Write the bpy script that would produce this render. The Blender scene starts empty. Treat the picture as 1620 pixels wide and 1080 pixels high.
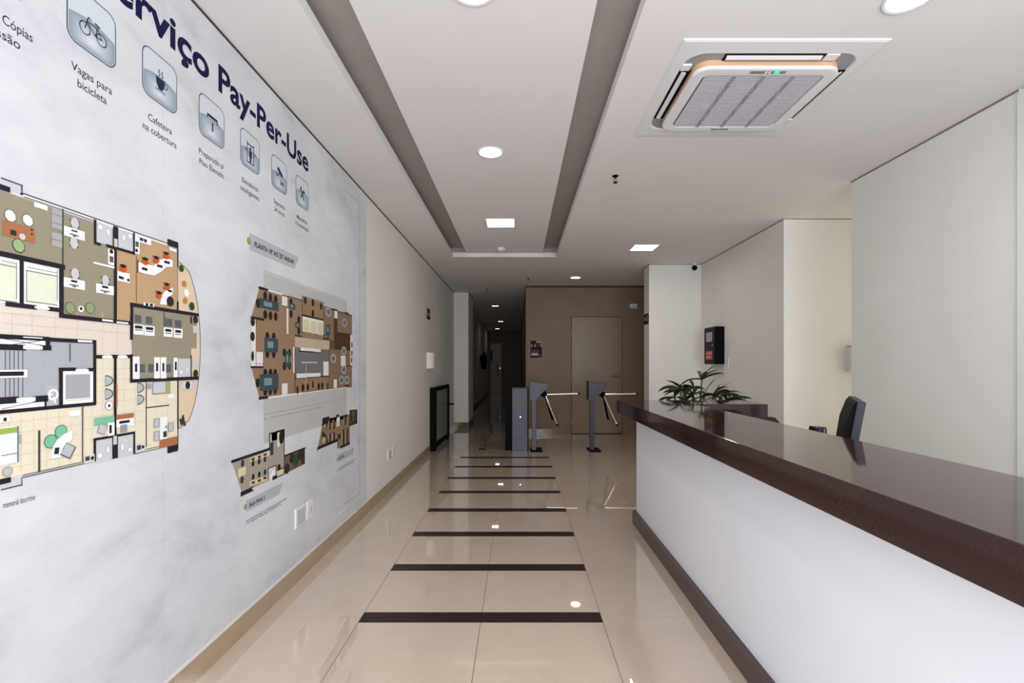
import bpy, bmesh, math, random
from mathutils import Vector, Matrix
R = random.Random(7)
S = bpy.context.scene
C = bpy.context.collection

# ------------------------------------------------------------------ camera, world, light, exposure
FPX, VX, VY, H = 775.0, 820.0, 577.0, 1.27          # focal length (px), vanishing point, eye height
cam = bpy.data.cameras.new('camera'); co = bpy.data.objects.new('camera', cam); C.objects.link(co)
co.location = (0, 0, H); co.rotation_euler = (math.pi / 2, 0, 0)
cam.sensor_width = 36; cam.lens = FPX / 1620 * 36
cam.shift_x = -(VX - 810) / 1620; cam.shift_y = (VY - 540) / 1620
cam.clip_start = .02
S.camera = co
S.view_settings.view_transform = 'Standard'; S.view_settings.look = 'None'
S.view_settings.gamma = 1; S.view_settings.use_curve_mapping = False
S.view_settings.exposure = 0.0
S.cycles.max_bounces = 10; S.cycles.diffuse_bounces = 6; S.cycles.glossy_bounces = 4
S.cycles.sample_clamp_indirect = 6
w = bpy.data.worlds.new('sky'); S.world = w; w.use_nodes = True
bg = w.node_tree.nodes['Background']; bg.inputs[0].default_value = (.82, .9, 1, 1); bg.inputs[1].default_value = 1.0

def area(name, loc, rot, sx, sy, power, col):
    l = bpy.data.lights.new(name, 'AREA'); l.shape = 'RECTANGLE'; l.size = sx; l.size_y = sy
    l.energy = power; l.color = col
    o = bpy.data.objects.new(name, l); C.objects.link(o); o.location = loc; o.rotation_euler = rot
    return o
# daylight through the open glazed entrance behind the camera
area('entrance_daylight', (1.0, -.95, 1.35), (math.radians(90), 0, 0), 4.1, 2.5, 180, (.925, .955, 1.0))

# ------------------------------------------------------------------ helpers
def lin(c):
    c = c / 255
    return c / 12.92 if c <= .04045 else ((c + .055) / 1.055) ** 2.4
def rgb(*c): return tuple(lin(v) for v in c) + (1,)

MATS = {}
def mat(name, col, rough=.5, metal=0, noise=0, nscale=20, spec=.5, emit=0, ecol=None, trans=0, bump=0, bscale=200, coat=0):
    if name in MATS: return MATS[name]
    m = bpy.data.materials.new(name); m.use_nodes = True
    nt = m.node_tree; b = nt.nodes['Principled BSDF']
    c = rgb(*col)
    b.inputs['Base Color'].default_value = c
    b.inputs['Roughness'].default_value = rough; b.inputs['Metallic'].default_value = metal
    b.inputs['Specular IOR Level'].default_value = spec
    b.inputs['Coat Weight'].default_value = coat
    if trans: b.inputs['Transmission Weight'].default_value = trans
    if emit:
        b.inputs['Emission Color'].default_value = rgb(*(ecol or col)); b.inputs['Emission Strength'].default_value = emit
    if noise or bump:
        tc = nt.nodes.new('ShaderNodeTexCoord'); n = nt.nodes.new('ShaderNodeTexNoise')
        n.inputs['Scale'].default_value = nscale; n.inputs['Detail'].default_value = 5
        nt.links.new(tc.outputs['Object'], n.inputs['Vector'])
        if noise:
            r = nt.nodes.new('ShaderNodeValToRGB')
            lo = tuple(v * (1 - noise) for v in c[:3]) + (1,); hi = tuple(min(1, v * (1 + noise)) for v in c[:3]) + (1,)
            r.color_ramp.elements[0].position = .3; r.color_ramp.elements[0].color = lo
            r.color_ramp.elements[1].position = .7; r.color_ramp.elements[1].color = hi
            nt.links.new(n.outputs[0], r.inputs[0]); nt.links.new(r.outputs[0], b.inputs['Base Color'])
        if bump:
            n2 = nt.nodes.new('ShaderNodeTexNoise'); n2.inputs['Scale'].default_value = bscale
            nt.links.new(tc.outputs['Object'], n2.inputs['Vector'])
            bp = nt.nodes.new('ShaderNodeBump'); bp.inputs['Strength'].default_value = bump; bp.inputs['Distance'].default_value = .002
            nt.links.new(n2.outputs[0], bp.inputs['Height']); nt.links.new(bp.outputs[0], b.inputs['Normal'])
    MATS[name] = m
    return m

WHITE = mat('wall_paint', (226, 223, 218), .75, noise=.02, nscale=2.5, bump=.06, bscale=150)
CEIL = mat('ceiling_paint', (226, 222, 221), .85, noise=.015, nscale=1.5)
TAUPE = mat('taupe_wall_paint', (124, 103, 80), .5, noise=.05, nscale=3)
TAUPED = mat('taupe_door_laminate', (128, 108, 86), .35, noise=.03, nscale=8)
TILE = mat('polished_porcelain', (203, 186, 169), .02, noise=.03, nscale=6, spec=1.0, coat=.9)
GROUT = mat('grout', (120, 104, 90), .9)
GRANITE = mat('dark_granite', (40, 25, 27), .3, spec=.25, noise=.35, nscale=220)
SKIRT = mat('porcelain_skirting', (168, 147, 122), .12, noise=.05, nscale=8)
QUARTZ = mat('brown_quartz', (52, 35, 33), .06, noise=.2, nscale=260, spec=.38)
PLAIN = mat('white_laminate', (231, 233, 240), .45, noise=.01, nscale=3)
GAP = mat('painted_gap_shade', (64, 56, 50), .9)
GAPL = mat('pale_painted_gap_shade', (128, 118, 110), .9)
COVE = mat('shade_toned_cove', (166, 158, 154), .9, noise=.04, nscale=5)  # darker than the ceiling, painting in the shade of the slots
ABS = mat('white_plastic', (226, 224, 226), .35)
ABSG = mat('grey_plastic', (190, 186, 194), .5)
PEACH = mat('peach_reflection_tint', (205, 165, 130), .5)  # peach tint paints a warm reflection onto the grille panel's sides
BLACK = mat('black_plastic', (11, 10, 12), .55, spec=.07)
BLACKM = mat('black_painted_metal', (10, 9, 10), .55, spec=.07, noise=.1, nscale=40)
BLUEGREY = mat('blue_grey_painted_steel', (60, 61, 77), .4, noise=.04, nscale=60)
DKGREY = mat('dark_grey_plastic', (44, 42, 48), .4)
CHROME = mat('chrome', (215, 205, 195), .15, 1)
STEEL = mat('brushed_steel', (170, 165, 158), .35, 1)
LEAF = mat('leaf_green', (26, 39, 19), .45, spec=.3, noise=.35, nscale=30)
STEM = mat('stem_green', (58, 62, 34), .6, noise=.2, nscale=60)
SOIL = mat('potting_soil', (44, 32, 24), .95, noise=.3, nscale=80, bump=.5)
POT = mat('terracotta_dark_pot', (70, 58, 50), .6, noise=.1, nscale=30)
LAMP = mat('lit_diffuser', (255, 252, 240), .4, emit=7)
LAMPD = mat('lit_diffuser_corridor', (255, 248, 232), .4, emit=4)
GLASS = mat('frosted_gate_glass', (205, 215, 205), .25, trans=.7)
SCREEN = mat('dark_screen', (18, 22, 28), .12)
REDLAB = mat('red_label', (186, 48, 38), .5)
FABRIC = mat('black_chair_fabric', (22, 21, 23), .8, bump=.3, bscale=400)
DESKM = mat('dark_wood_desk', (88, 60, 50), .35, noise=.15, nscale=20)
INK = mat('navy_print', (18, 18, 62), .6, spec=.12)
INKG = mat('dark_grey_print', (48, 48, 64), .6, spec=.12)
GREENLED = mat('green_led', (60, 210, 140), .4, emit=.8)

def ink_material():
    m = bpy.data.materials.new('printed_colour'); m.use_nodes = True; nt = m.node_tree
    b = nt.nodes['Principled BSDF']; b.inputs['Roughness'].default_value = .55; b.inputs['Specular IOR Level'].default_value = .25
    a = nt.nodes.new('ShaderNodeVertexColor'); a.layer_name = 'Col'
    tc = nt.nodes.new('ShaderNodeTexCoord'); n = nt.nodes.new('ShaderNodeTexNoise'); n.inputs['Scale'].default_value = 130
    nt.links.new(tc.outputs['Object'], n.inputs['Vector'])
    mx = nt.nodes.new('ShaderNodeMixRGB'); mx.blend_type = 'MULTIPLY'; mx.inputs[0].default_value = .12
    nt.links.new(a.outputs[0], mx.inputs[1]); nt.links.new(n.outputs[0], mx.inputs[2])
    nt.links.new(mx.outputs[0], b.inputs['Base Color'])
    return m
PRINT = ink_material()

def cloud_material():      # pale grey marbled print of the wall sheets
    m = bpy.data.materials.new('marbled_print'); m.use_nodes = True; nt = m.node_tree
    b = nt.nodes['Principled BSDF']; b.inputs['Roughness'].default_value = .42
    tc = nt.nodes.new('ShaderNodeTexCoord')
    mp = nt.nodes.new('ShaderNodeMapping'); mp.inputs['Rotation'].default_value = (math.radians(-32), 0, 0); mp.inputs['Scale'].default_value = (1, .75, 1.5)
    nt.links.new(tc.outputs['Object'], mp.inputs['Vector'])
    n = nt.nodes.new('ShaderNodeTexNoise'); n.inputs['Scale'].default_value = 2.6; n.inputs['Detail'].default_value = 10; n.inputs['Roughness'].default_value = .66
    n.inputs['Distortion'].default_value = .35
    nt.links.new(mp.outputs[0], n.inputs['Vector'])
    r = nt.nodes.new('ShaderNodeValToRGB'); cr = r.color_ramp
    cr.elements[0].position = .30; cr.elements[0].color = rgb(186, 188, 195)
    cr.elements[1].position = .62; cr.elements[1].color = rgb(214, 216, 221)
    e = cr.elements.new(.44); e.color = rgb(203, 205, 211)
    nt.links.new(n.outputs[0], r.inputs[0]); nt.links.new(r.outputs[0], b.inputs['Base Color'])
    return m
CLOUD = cloud_material()

class MB:
    """collects boxes, prisms, tubes and plates in world space; build() links them as one mesh object"""
    def __init__(s): s.v = []; s.f = []; s.mi = []; s.col = []; s.cur = 0; s.xf = None; s.c = (1, 1, 1, 1); s.sm = []
    def add(s, vs, fs, smooth=False, cols=None):
        o = len(s.v)
        s.v += [(s.xf @ Vector(p)) if s.xf else Vector(p) for p in vs]
        for k, f in enumerate(fs):
            s.f.append([i + o for i in f]); s.mi.append(s.cur); s.sm.append(smooth)
            s.col.append([cols[i] for i in f] if cols else [s.c] * len(f))
        return s
    def m(s, i): s.cur = i; return s
    def box(s, x0, x1, y0, y1, z0, z1):
        return s.add([(x0,y0,z0),(x1,y0,z0),(x1,y1,z0),(x0,y1,z0),(x0,y0,z1),(x1,y0,z1),(x1,y1,z1),(x0,y1,z1)],
                     [(3,2,1,0),(4,5,6,7),(0,1,5,4),(1,2,6,5),(2,3,7,6),(3,0,4,7)])
    def bbox(s, x0, x1, y0, y1, z0, z1, b=.003):
        """box with chamfered edges"""
        bm = bmesh.new(); bmesh.ops.create_cube(bm, size=1)
        for v in bm.verts: v.co = Vector(((x0+x1)/2 + v.co.x*(x1-x0), (y0+y1)/2 + v.co.y*(y1-y0), (z0+z1)/2 + v.co.z*(z1-z0)))
        bmesh.ops.bevel(bm, geom=bm.edges[:], offset=b, segments=2, affect='EDGES', profile=.5)
        bm.verts.index_update()
        s.add([v.co[:] for v in bm.verts], [[v.index for v in f.verts] for f in bm.faces]); bm.free(); return s
    def prism(s, pts, axis, a0, a1):
        """extrude a 2-D outline along axis x/y/z from a0 to a1"""
        def P(p, a): return {'x': (a, p[0], p[1]), 'y': (p[0], a, p[1]), 'z': (p[0], p[1], a)}[axis]
        n = len(pts); vs = [P(p, a0) for p in pts] + [P(p, a1) for p in pts]
        fs = [list(range(n))[::-1], list(range(n, 2*n))] + [(i, (i+1) % n, n+(i+1) % n, n+i) for i in range(n)]
        return s.add(vs, fs)
    def cyl(s, p, q, r0, r1=None, n=16, caps=True):
        r1 = r0 if r1 is None else r1
        p, q = Vector(p), Vector(q); d = (q - p).normalized()
        u = d.orthogonal().normalized(); v = d.cross(u)
        vs = []
        for c, r in ((p, r0), (q, r1)):
            vs += [c + (u*math.cos(t*2*math.pi/n) + v*math.sin(t*2*math.pi/n))*r for t in range(n)]
        s.add(vs, [(i, (i+1) % n, n+(i+1) % n, n+i) for i in range(n)], True)
        if caps: s.add(vs, [list(range(n))[::-1], list(range(n, 2*n))])
        return s
    def tube(s, pts, r, n=8):
        for a, b in zip(pts, pts[1:]): s.cyl(a, b, r, n=n)
        return s
    def lathe(s, c, prof, n=24):
        """profile [(r, z)] revolved about a vertical axis through c"""
        vs = []; k = len(prof)
        for r, z in prof: vs += [(c[0]+r*math.cos(2*math.pi*t/n), c[1]+r*math.sin(2*math.pi*t/n), c[2]+z) for t in range(n)]
        fs = []
        for j in range(k-1): fs += [(j*n+i, j*n+(i+1) % n, (j+1)*n+(i+1) % n, (j+1)*n+i) for i in range(n)]
        return s.add(vs, fs, True)
    def build(s, name, mats, parent=None, label=None, cat=None, group=None, kind=None):
        me = bpy.data.meshes.new(name)
        base = Vector((0, 0, 0))
        q = parent
        while q: base = base + q.location; q = q.parent
        if parent is None and s.v:
            mn = Vector([min(v[i] for v in s.v) for i in range(3)]); mx_ = Vector([max(v[i] for v in s.v) for i in range(3)])
            base = Vector(((mn.x+mx_.x)/2, (mn.y+mx_.y)/2, mn.z))
        me.from_pydata([v - base for v in s.v], [], s.f)
        if not isinstance(mats, (list, tuple)): mats = [mats]
        for m_ in mats: me.materials.append(m_)
        me.polygons.foreach_set('material_index', s.mi); me.polygons.foreach_set('use_smooth', s.sm)
        if PRINT in mats:
            ca = me.color_attributes.new('Col', 'FLOAT_COLOR', 'CORNER')
            ca.data.foreach_set('color', [c for f in s.col for p in f for c in p])
        me.update()
        o = bpy.data.objects.new(name, me); C.objects.link(o)
        if parent: o.parent = parent
        else: o.location = base
        tag(o, label, cat, group, kind)
        return o

def tag(o, label=None, cat=None, group=None, kind=None):
    if label: o['label'] = label
    if cat: o['category'] = cat
    if group: o['group'] = group
    if kind: o['kind'] = kind
    return o
def thing(name, loc, label, cat, group=None, kind=None):
    o = bpy.data.objects.new(name, None); o.empty_display_size = .1; C.objects.link(o); o.location = loc
    return tag(o, label, cat, group, kind)
def at(px, py, d): return Vector(((px-VX)*d/FPX, d, H-(py-VY)*d/FPX))

_caps = {}
def text_mesh(body, bold=0, shear=0):
    cu = bpy.data.curves.new('t', 'FONT'); cu.body = body; cu.size = 1; cu.offset = bold; cu.shear = shear
    cu.resolution_u = 4
    o = bpy.data.objects.new('t', cu); C.objects.link(o)
    bpy.context.view_layer.update()
    me = bpy.data.meshes.new_from_object(o.evaluated_get(bpy.context.evaluated_depsgraph_get()))
    vs = [v.co.copy() for v in me.vertices]; fs = [list(p.vertices) for p in me.polygons]
    bpy.data.objects.remove(o); bpy.data.curves.remove(cu); bpy.data.meshes.remove(me)
    return vs, fs
def cap_h(bold):
    if bold not in _caps: _caps[bold] = max(v.y for v in text_mesh('H', bold)[0])
    return _caps[bold]
def text_on(mb, body, u0, u1, v0, cap, place, bold=0, layer=1, first=None):
    """lettering fitted between u0 and u1 on a plane; place(u, v, layer) gives the world point"""
    vs, fs = text_mesh(body, bold)
    a, b = min(v.x for v in vs), max(v.x for v in vs); k = cap / cap_h(bold)
    mb.add([place(u0 + (v.x-a)/(b-a)*(u1-u0), v0 + v.y*k, layer) for v in vs], fs)
    return mb

# ------------------------------------------------------------------ dimensions of the hall
XL, ZC = -1.301, H + 1.457                     # left wall, main ceiling
BACK, END = 9.03, 22.4                         # taupe wall, end of the corridor
XR = 2.648                                     # wall behind the reception
FRONT = -1.6
HX0, HX1, HD1 = -.884, .51, 6.62               # raised ceiling bay
PX0, PX1, ZP, ZCAP = -.70, .327, H + 1.508, 2.856

# ------------------------------------------------------------------ setting
floor = MB().box(XL-.15, 4.2, FRONT, BACK+.2, -.12, -.002).box(XL-.15, .35, BACK+.2, END+.2, -.12, -.002).build('floor', GROUT, kind='structure')
PITCH, J0, J = .608, 2.467, .0016
xs_side = [XL, -.790]; xs_mid = [-.790, -.186, .418]; xs_right = [.418, 1.026, 1.634, 2.242, 2.85, 3.458, 4.15]
def tile(x0, x1, y0, y1, name='tile'):
    MB().box(x0+J, x1-J, y0+J, y1-J, -.012, 0).build(name, TILE, floor)
rows = [J0 + PITCH*k for k in range(-6, 11)]
for y in rows:
    y1 = min(y+PITCH, BACK)
    if y1 - y < .05: continue
    tile(XL, -.79, y, y1)
    bars = y < J0 + PITCH*7 + .01
    for a, b in zip(xs_mid, xs_mid[1:]):
        if bars: tile(a, b, y+.05, y+PITCH-(.05 if y < J0+PITCH*6.5 else 0))
        else: tile(a, b, y, y1)
    for a, b in zip(xs_right, xs_right[1:]): tile(a, b, y, y1)
    if bars:
        MB().box(-.79+J/2, .418-J/2, y-.05+J/2, y+.05-J/2, -.012, .0002).build('inlay_strip', GRANITE, floor)
far = MB(); y = max(rows) + PITCH
y = BACK
while y < END - .05:
    for a, b in ((XL, -.79), (-.79, -.186), (-.186, .13)): far.box(a+J, b-J, y+J, min(y+PITCH, END)-J, -.012, 0)
    y += PITCH
far.build('corridor_tiles', TILE, floor, kind='stuff')
MB().box(-.60, -.49, 7.33, 7.43, 0, .004).build('floor_plate', BLACKM, floor, label='small black metal plate set in the floor')

# ceiling: slabs round the raised bay, deep slots either side of the floating panel
c = MB()
c.box(XL-.15, HX0, FRONT, END, ZC, ZC+.06).box(HX1, 4.2, FRONT, BACK+.2, ZC, ZC+.06)
c.box(HX0, HX1, HD1, END, ZC, ZC+.06).box(HX0, HX1, FRONT, -.3, ZC, ZC+.06)
c.box(XL-.15, 4.2, FRONT, END+.2, ZCAP, ZCAP+.1)
ceiling = c.build('ceiling', CEIL, kind='structure')
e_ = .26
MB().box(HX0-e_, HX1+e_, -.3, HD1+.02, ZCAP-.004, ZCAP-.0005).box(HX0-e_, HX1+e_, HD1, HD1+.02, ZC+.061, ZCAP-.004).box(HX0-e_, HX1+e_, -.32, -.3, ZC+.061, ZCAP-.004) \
    .box(HX0-e_-.02, HX0-e_, -.32, HD1+.02, ZC+.061, ZCAP-.004).box(HX1+e_, HX1+e_+.02, -.32, HD1+.02, ZC+.061, ZCAP-.004).build('cove_shade_lining', COVE, ceiling)
MB().box(PX0, PX1, -.3, HD1-.001, ZP, ZCAP-.004).build('floating_panel', CEIL, ceiling)

def struct(name, mb, m, **k): return mb.build(name, m, kind='structure', **k)
struct('wall_left', MB().box(XL-.15, XL, FRONT, END, 0, ZCAP), WHITE)
struct('trim_1', MB().prism([(XL, 9.9), (-1.01, 9.9), (-1.01, 10.95), (XL, 10.95)], 'z', 0, ZC), WHITE, label='white pilaster on the left wall before the dark corridor')
struct('wall_back', MB().box(.14, 3.3, BACK, BACK+.16, 0, ZCAP), TAUPE)
struct('wall_corridor', MB().box(.14, .3, BACK+.16, END, 0, ZCAP), TAUPE)
struct('wall_end', MB().box(XL-.1, .35, END, END+.15, 0, ZCAP), TAUPE)
struct('wall_pier', MB().box(1.895, XR+.2, 7.1, 7.38, 0, ZC), WHITE)
struct('wall_right', MB().box(XR, XR+.15, 4.886, 7.1, 0, ZC).box(XR+.15, 4.2, 4.886, 5.04, 0, ZC).box(XR, XR+.15, 2.59, 3.894, 0, ZC)
       .box(XR+.15, 4.2, 3.78, 3.894, 0, ZC).box(4.1, 4.2, 3.894, 4.886, 0, ZC).box(XR, XR+.15, FRONT, 1.55, 0, ZC), WHITE)
struct('wall_far_right', MB().box(3.2, 3.35, 7.38, BACK, 0, ZCAP), TAUPE)
struct('wall_front', MB().box(XL-.15, -1.2, FRONT-.15, FRONT, 0, ZC).box(3.0, 4.2, FRONT-.15, FRONT, 0, ZC).box(-1.2, 3.0, FRONT-.15, FRONT, 2.62, ZCAP), WHITE)
# pale window beside the reception wall
wf = struct('window_1', MB().box(XR-.012, XR+.10, 2.50, 2.589, .0, ZC-.03).box(XR-.012, XR+.1, 1.55, 1.63, 0, ZC-.03).box(XR-.004, XR+.09, 1.63, 2.5, 1.03, 1.075)
       .box(XR-.004, XR+.09, 1.63, 2.5, 2.62, ZC-.03).box(XR, XR+.09, 1.63, 2.5, 0, .12), mat('pale_window_frame', (222, 228, 222), .4))
MB().box(XR+.04, XR+.05, 1.63, 2.5, .12, 1.03).box(XR+.04, XR+.05, 1.63, 2.5, 1.075, 2.62).build('pane', mat('pale_glass', (225, 240, 236), .3, trans=.5), wf)
# strips coloured as the shade in the recess where walls meet the ceiling
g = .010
struct('left_gap_shade', MB().box(XL, XL+.004, FRONT, 9.9, ZC-g, ZC).box(-1.01, -1.006, 9.9, 10.95, ZC-g, ZC), GAP)
struct('right_gap_shade', MB().box(XR-.004, XR, 4.886, 7.1, ZC-g, ZC).box(XR-.004, XR, 2.59, 3.894, ZC-g, ZC).box(1.891, 1.895, 7.1, 7.38, ZC-g, ZC).box(1.895, XR, 7.096, 7.1, ZC-g*.6, ZC).box(XR, 4.1, 4.882, 4.886, ZC-g*.6, ZC), GAPL)
struct('back_gap_shade', MB().box(.14, 3.2, BACK-.004, BACK, ZC-.03, ZC).box(.136, .14, BACK-.004, END, ZC-.03, ZC), GAP)

# skirtings made of single tiles
def skirt(name, pieces, m=SKIRT):
    r = struct(name, pieces[0], m)
    for p in pieces[1:]: p.build('skirting_tile', m, r)
bl = []; y = J0 - PITCH*6.5 + .28
while y < 9.9:
    y1 = min(y+PITCH, 9.9)
    bl.append(MB().box(XL, XL+.009, y+.0012, y1-.0012, 0, .093)); y = y1
skirt('baseboard_left', bl)
SKIRTD = mat('dark_marble_skirting', (112, 88, 66), .12, noise=.2, nscale=20)
for p_ in (MB().box(XL, -1.0, 9.891, 9.9, 0, .11),): pbs = struct('baseboard_pilaster', p_, SKIRTD)
MB().box(-1.01, -1.0, 9.9, 10.95, 0, .11).build('skirting_tile', SKIRTD, pbs)
bb = []; x = .14
while x < .96:
    bb.append(MB().box(x+.0012, min(x+.55, .955), BACK-.009, BACK, 0, .09)); x += .55
bb.append(MB().box(1.935, 2.5, BACK-.009, BACK, 0, .09)); bb.append(MB().box(2.502, 3.1, BACK-.009, BACK, 0, .09))
skirt('baseboard_back', bb, mat('taupe_skirting', (136, 117, 95), .12, noise=.05, nscale=8))
struct('baseboard_corridor', MB().box(XL, XL+.01, 10.95, END, 0, .1).box(.13, .14, BACK, END, 0, .1), mat('dark_skirting', (52, 44, 36), .3))

# doors
d1 = struct('door_1', MB().box(.984, 1.906, BACK-.012, BACK-.001, .012, 2.15), TAUPED, label='taupe flush door in the taupe wall')
MB().box(.975, .984, BACK-.004, BACK-.001, 0, 2.158).box(1.906, 1.915, BACK-.004, BACK-.001, 0, 2.158).box(.975, 1.915, BACK-.004, BACK-.001, 2.15, 2.158).box(.984, 1.906, BACK-.006, BACK-.001, 0, .012).build('door_gap', BLACK, d1)
for z in (1.86, 1.07, .22):
    MB().cyl((.982, BACK-.016, z-.05), (.982, BACK-.016, z+.05), .009).box(.965, .999, BACK-.015, BACK-.012, z-.045, z+.045).build('hinge', TAUPED, d1)
MB().cyl((1.86, BACK-.012, 1.065), (1.86, BACK-.06, 1.065), .011).tube([(1.86, BACK-.06, 1.065), (1.72, BACK-.06, 1.065)], .009).box(1.84, 1.88, BACK-.017, BACK-.012, .99, 1.14).build('handle', mat('aged_bronze', (120, 104, 88), .4, 1), d1)
d2 = struct('door_2', MB().box(-1.27, -.78, END-.05, END-.001, .01, 2.25), mat('pale_door', (190, 176, 170), .4), label='pale door leaf at the end of the corridor')
MB().tube([(-.94, END-.1, .75), (-.94, END-.1, 1.34)], .016).cyl((-.94, END-.1, .85), (-.94, END-.05, .85), .012).cyl((-.94, END-.1, 1.25), (-.94, END-.05, 1.25), .012).build('handle', BLACKM, d2)
MB().cyl((-.83, END-.05, 1.12), (-.83, END-.11, 1.12), .035, .03).build('lock', CHROME, d2)
MB().box(-1.26, -1.19, END-.055, END-.05, 1.45, 1.9).build('door_plate', BLACK, d2)

# ------------------------------------------------------------------ wall print (left wall)
XW = XL
def W(px, py):                                   # a photo point on the left wall -> (depth, height)
    d = -XW*FPX/(VX-px)
    return d, H-(py-VY)*d/FPX
CR = {'A': (0, 280, 4.5), 'B': (0, 500, 1150/330), 'C': (360, 350, 3.375), 'D': (340, 620, 4.5), 'E': (395, 440, 5.4), 'F': (500, 640, 9.0), 'P': (0, 0, 1),
      'G': (370, 750, 12.0), 'K': (380, 360, 13.5), 'T': (0, 0, 3.375), 'U': (280, 100, 3.6)}
def w(cr, x, y):
    ox, oy, s = CR[cr]
    return W(ox+x/s, oy+y/s)
def place(u, v, layer): return (XW+.0022+layer*.00025, u, v)
mural = thing('wall_print', (XW, 2.2, .112), 'large pale grey marbled wall print with floor plans and navy lettering on left wall', 'wall print')
for k in range(-1, 4):
    y0 = .59 + 1.2*(k-0); y1 = min(y0+1.2, 4.184)
    if y1 - y0 < .1: continue
    MB().box(XW, XW+.002, y0+.0008, y1-.0008, .112, ZC-.014).build('print_sheet', CLOUD, mural)
MB().box(XW, XW+.004, -.6, 4.184, .094, .111).build('sealant_strip', ABS, mural, label='white sealant strip along the lower edge of the print')

class Plate(MB):
    """flat coloured print on the wall; coordinates are (depth, height)"""
    def poly(s, pts, col, layer=1):
        a = sum(p[0]*q[1]-q[0]*p[1] for p, q in zip(pts, pts[1:]+pts[:1]))
        if a < 0: pts = pts[::-1]
        s.c = rgb(*col); s.n = getattr(s, 'n', 0)+1; return s.add([place(p[0], p[1], layer+s.n*.015) for p in pts], [list(range(len(pts)))])
    def rect(s, cr, x0, y0, x1, y1, col, layer=1):
        a = w(cr, x0, y0); b = w(cr, x1, y1)
        return s.poly([a, (b[0], a[1]), b, (a[0], b[1])], col, layer)
    def line(s, p, q, wd, col, layer=1):
        dx, dz = q[0]-p[0], q[1]-p[1]; l = math.hypot(dx, dz) or 1; nx, nz = -dz/l*wd/2, dx/l*wd/2
        return s.poly([(p[0]+nx, p[1]+nz), (p[0]-nx, p[1]-nz), (q[0]-nx, q[1]-nz), (q[0]+nx, q[1]+nz)], col, layer)
    def seg(s, cr, x0, y0, x1, y1, wd, col, layer=5, snap=True):
        a = w(cr, x0, y0); b = w(cr, x1, y1)
        if snap:
            if abs(a[0]-b[0]) > abs(a[1]-b[1]): m = (a[1]+b[1])/2; a, b = (min(a[0], b[0])-wd/2, m), (max(a[0], b[0])+wd/2, m)
            else: m = (a[0]+b[0])/2; a, b = (m, a[1]), (m, b[1])
        return s.line(a, b, wd, col, layer)
    def disc(s, c_, r, col, layer=4, n=18, rz=None, a0=0, a1=360, rot=0):
        rz = rz or r; k = n if a1-a0 >= 360 else n+1; pts = []
        for i in range(k):
            t = math.radians(a0+(a1-a0)*i/n); u, v = r*math.cos(t), rz*math.sin(t)
            cr_, sr = math.cos(rot), math.sin(rot)
            pts.append((c_[0]+u*cr_-v*sr, c_[1]+u*sr+v*cr_))
        return s.poly(pts, col, layer)
    def ring(s, c_, r, wd, col, layer=4, n=20):
        pts = [(c_[0]+r*math.cos(2*math.pi*i/n), c_[1]+r*math.sin(2*math.pi*i/n)) for i in range(n)]
        for p, q in zip(pts, pts[1:]+pts[:1]): s.line(p, q, wd, col, layer)
        return s
def rrect(x0, x1, z0, z1, r, n=6):
    pts = []
    for cx, cz, a in ((x1-r, z1-r, 0), (x0+r, z1-r, 90), (x0+r, z0+r, 180), (x1-r, z0+r, 270)):
        pts += [(cx+r*math.cos(math.radians(a+90*i/n)), cz+r*math.sin(math.radians(a+90*i/n))) for i in range(n+1)]
    return pts

# title
for tx, u0, u1 in (('Serviço', 1.47, 2.058), ('Pay-Per-Use', 2.121, 3.03)): text_on(MB(), tx, u0, u1, 2.461, .115, place, .026).build('title_lettering', INK, mural)

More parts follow.
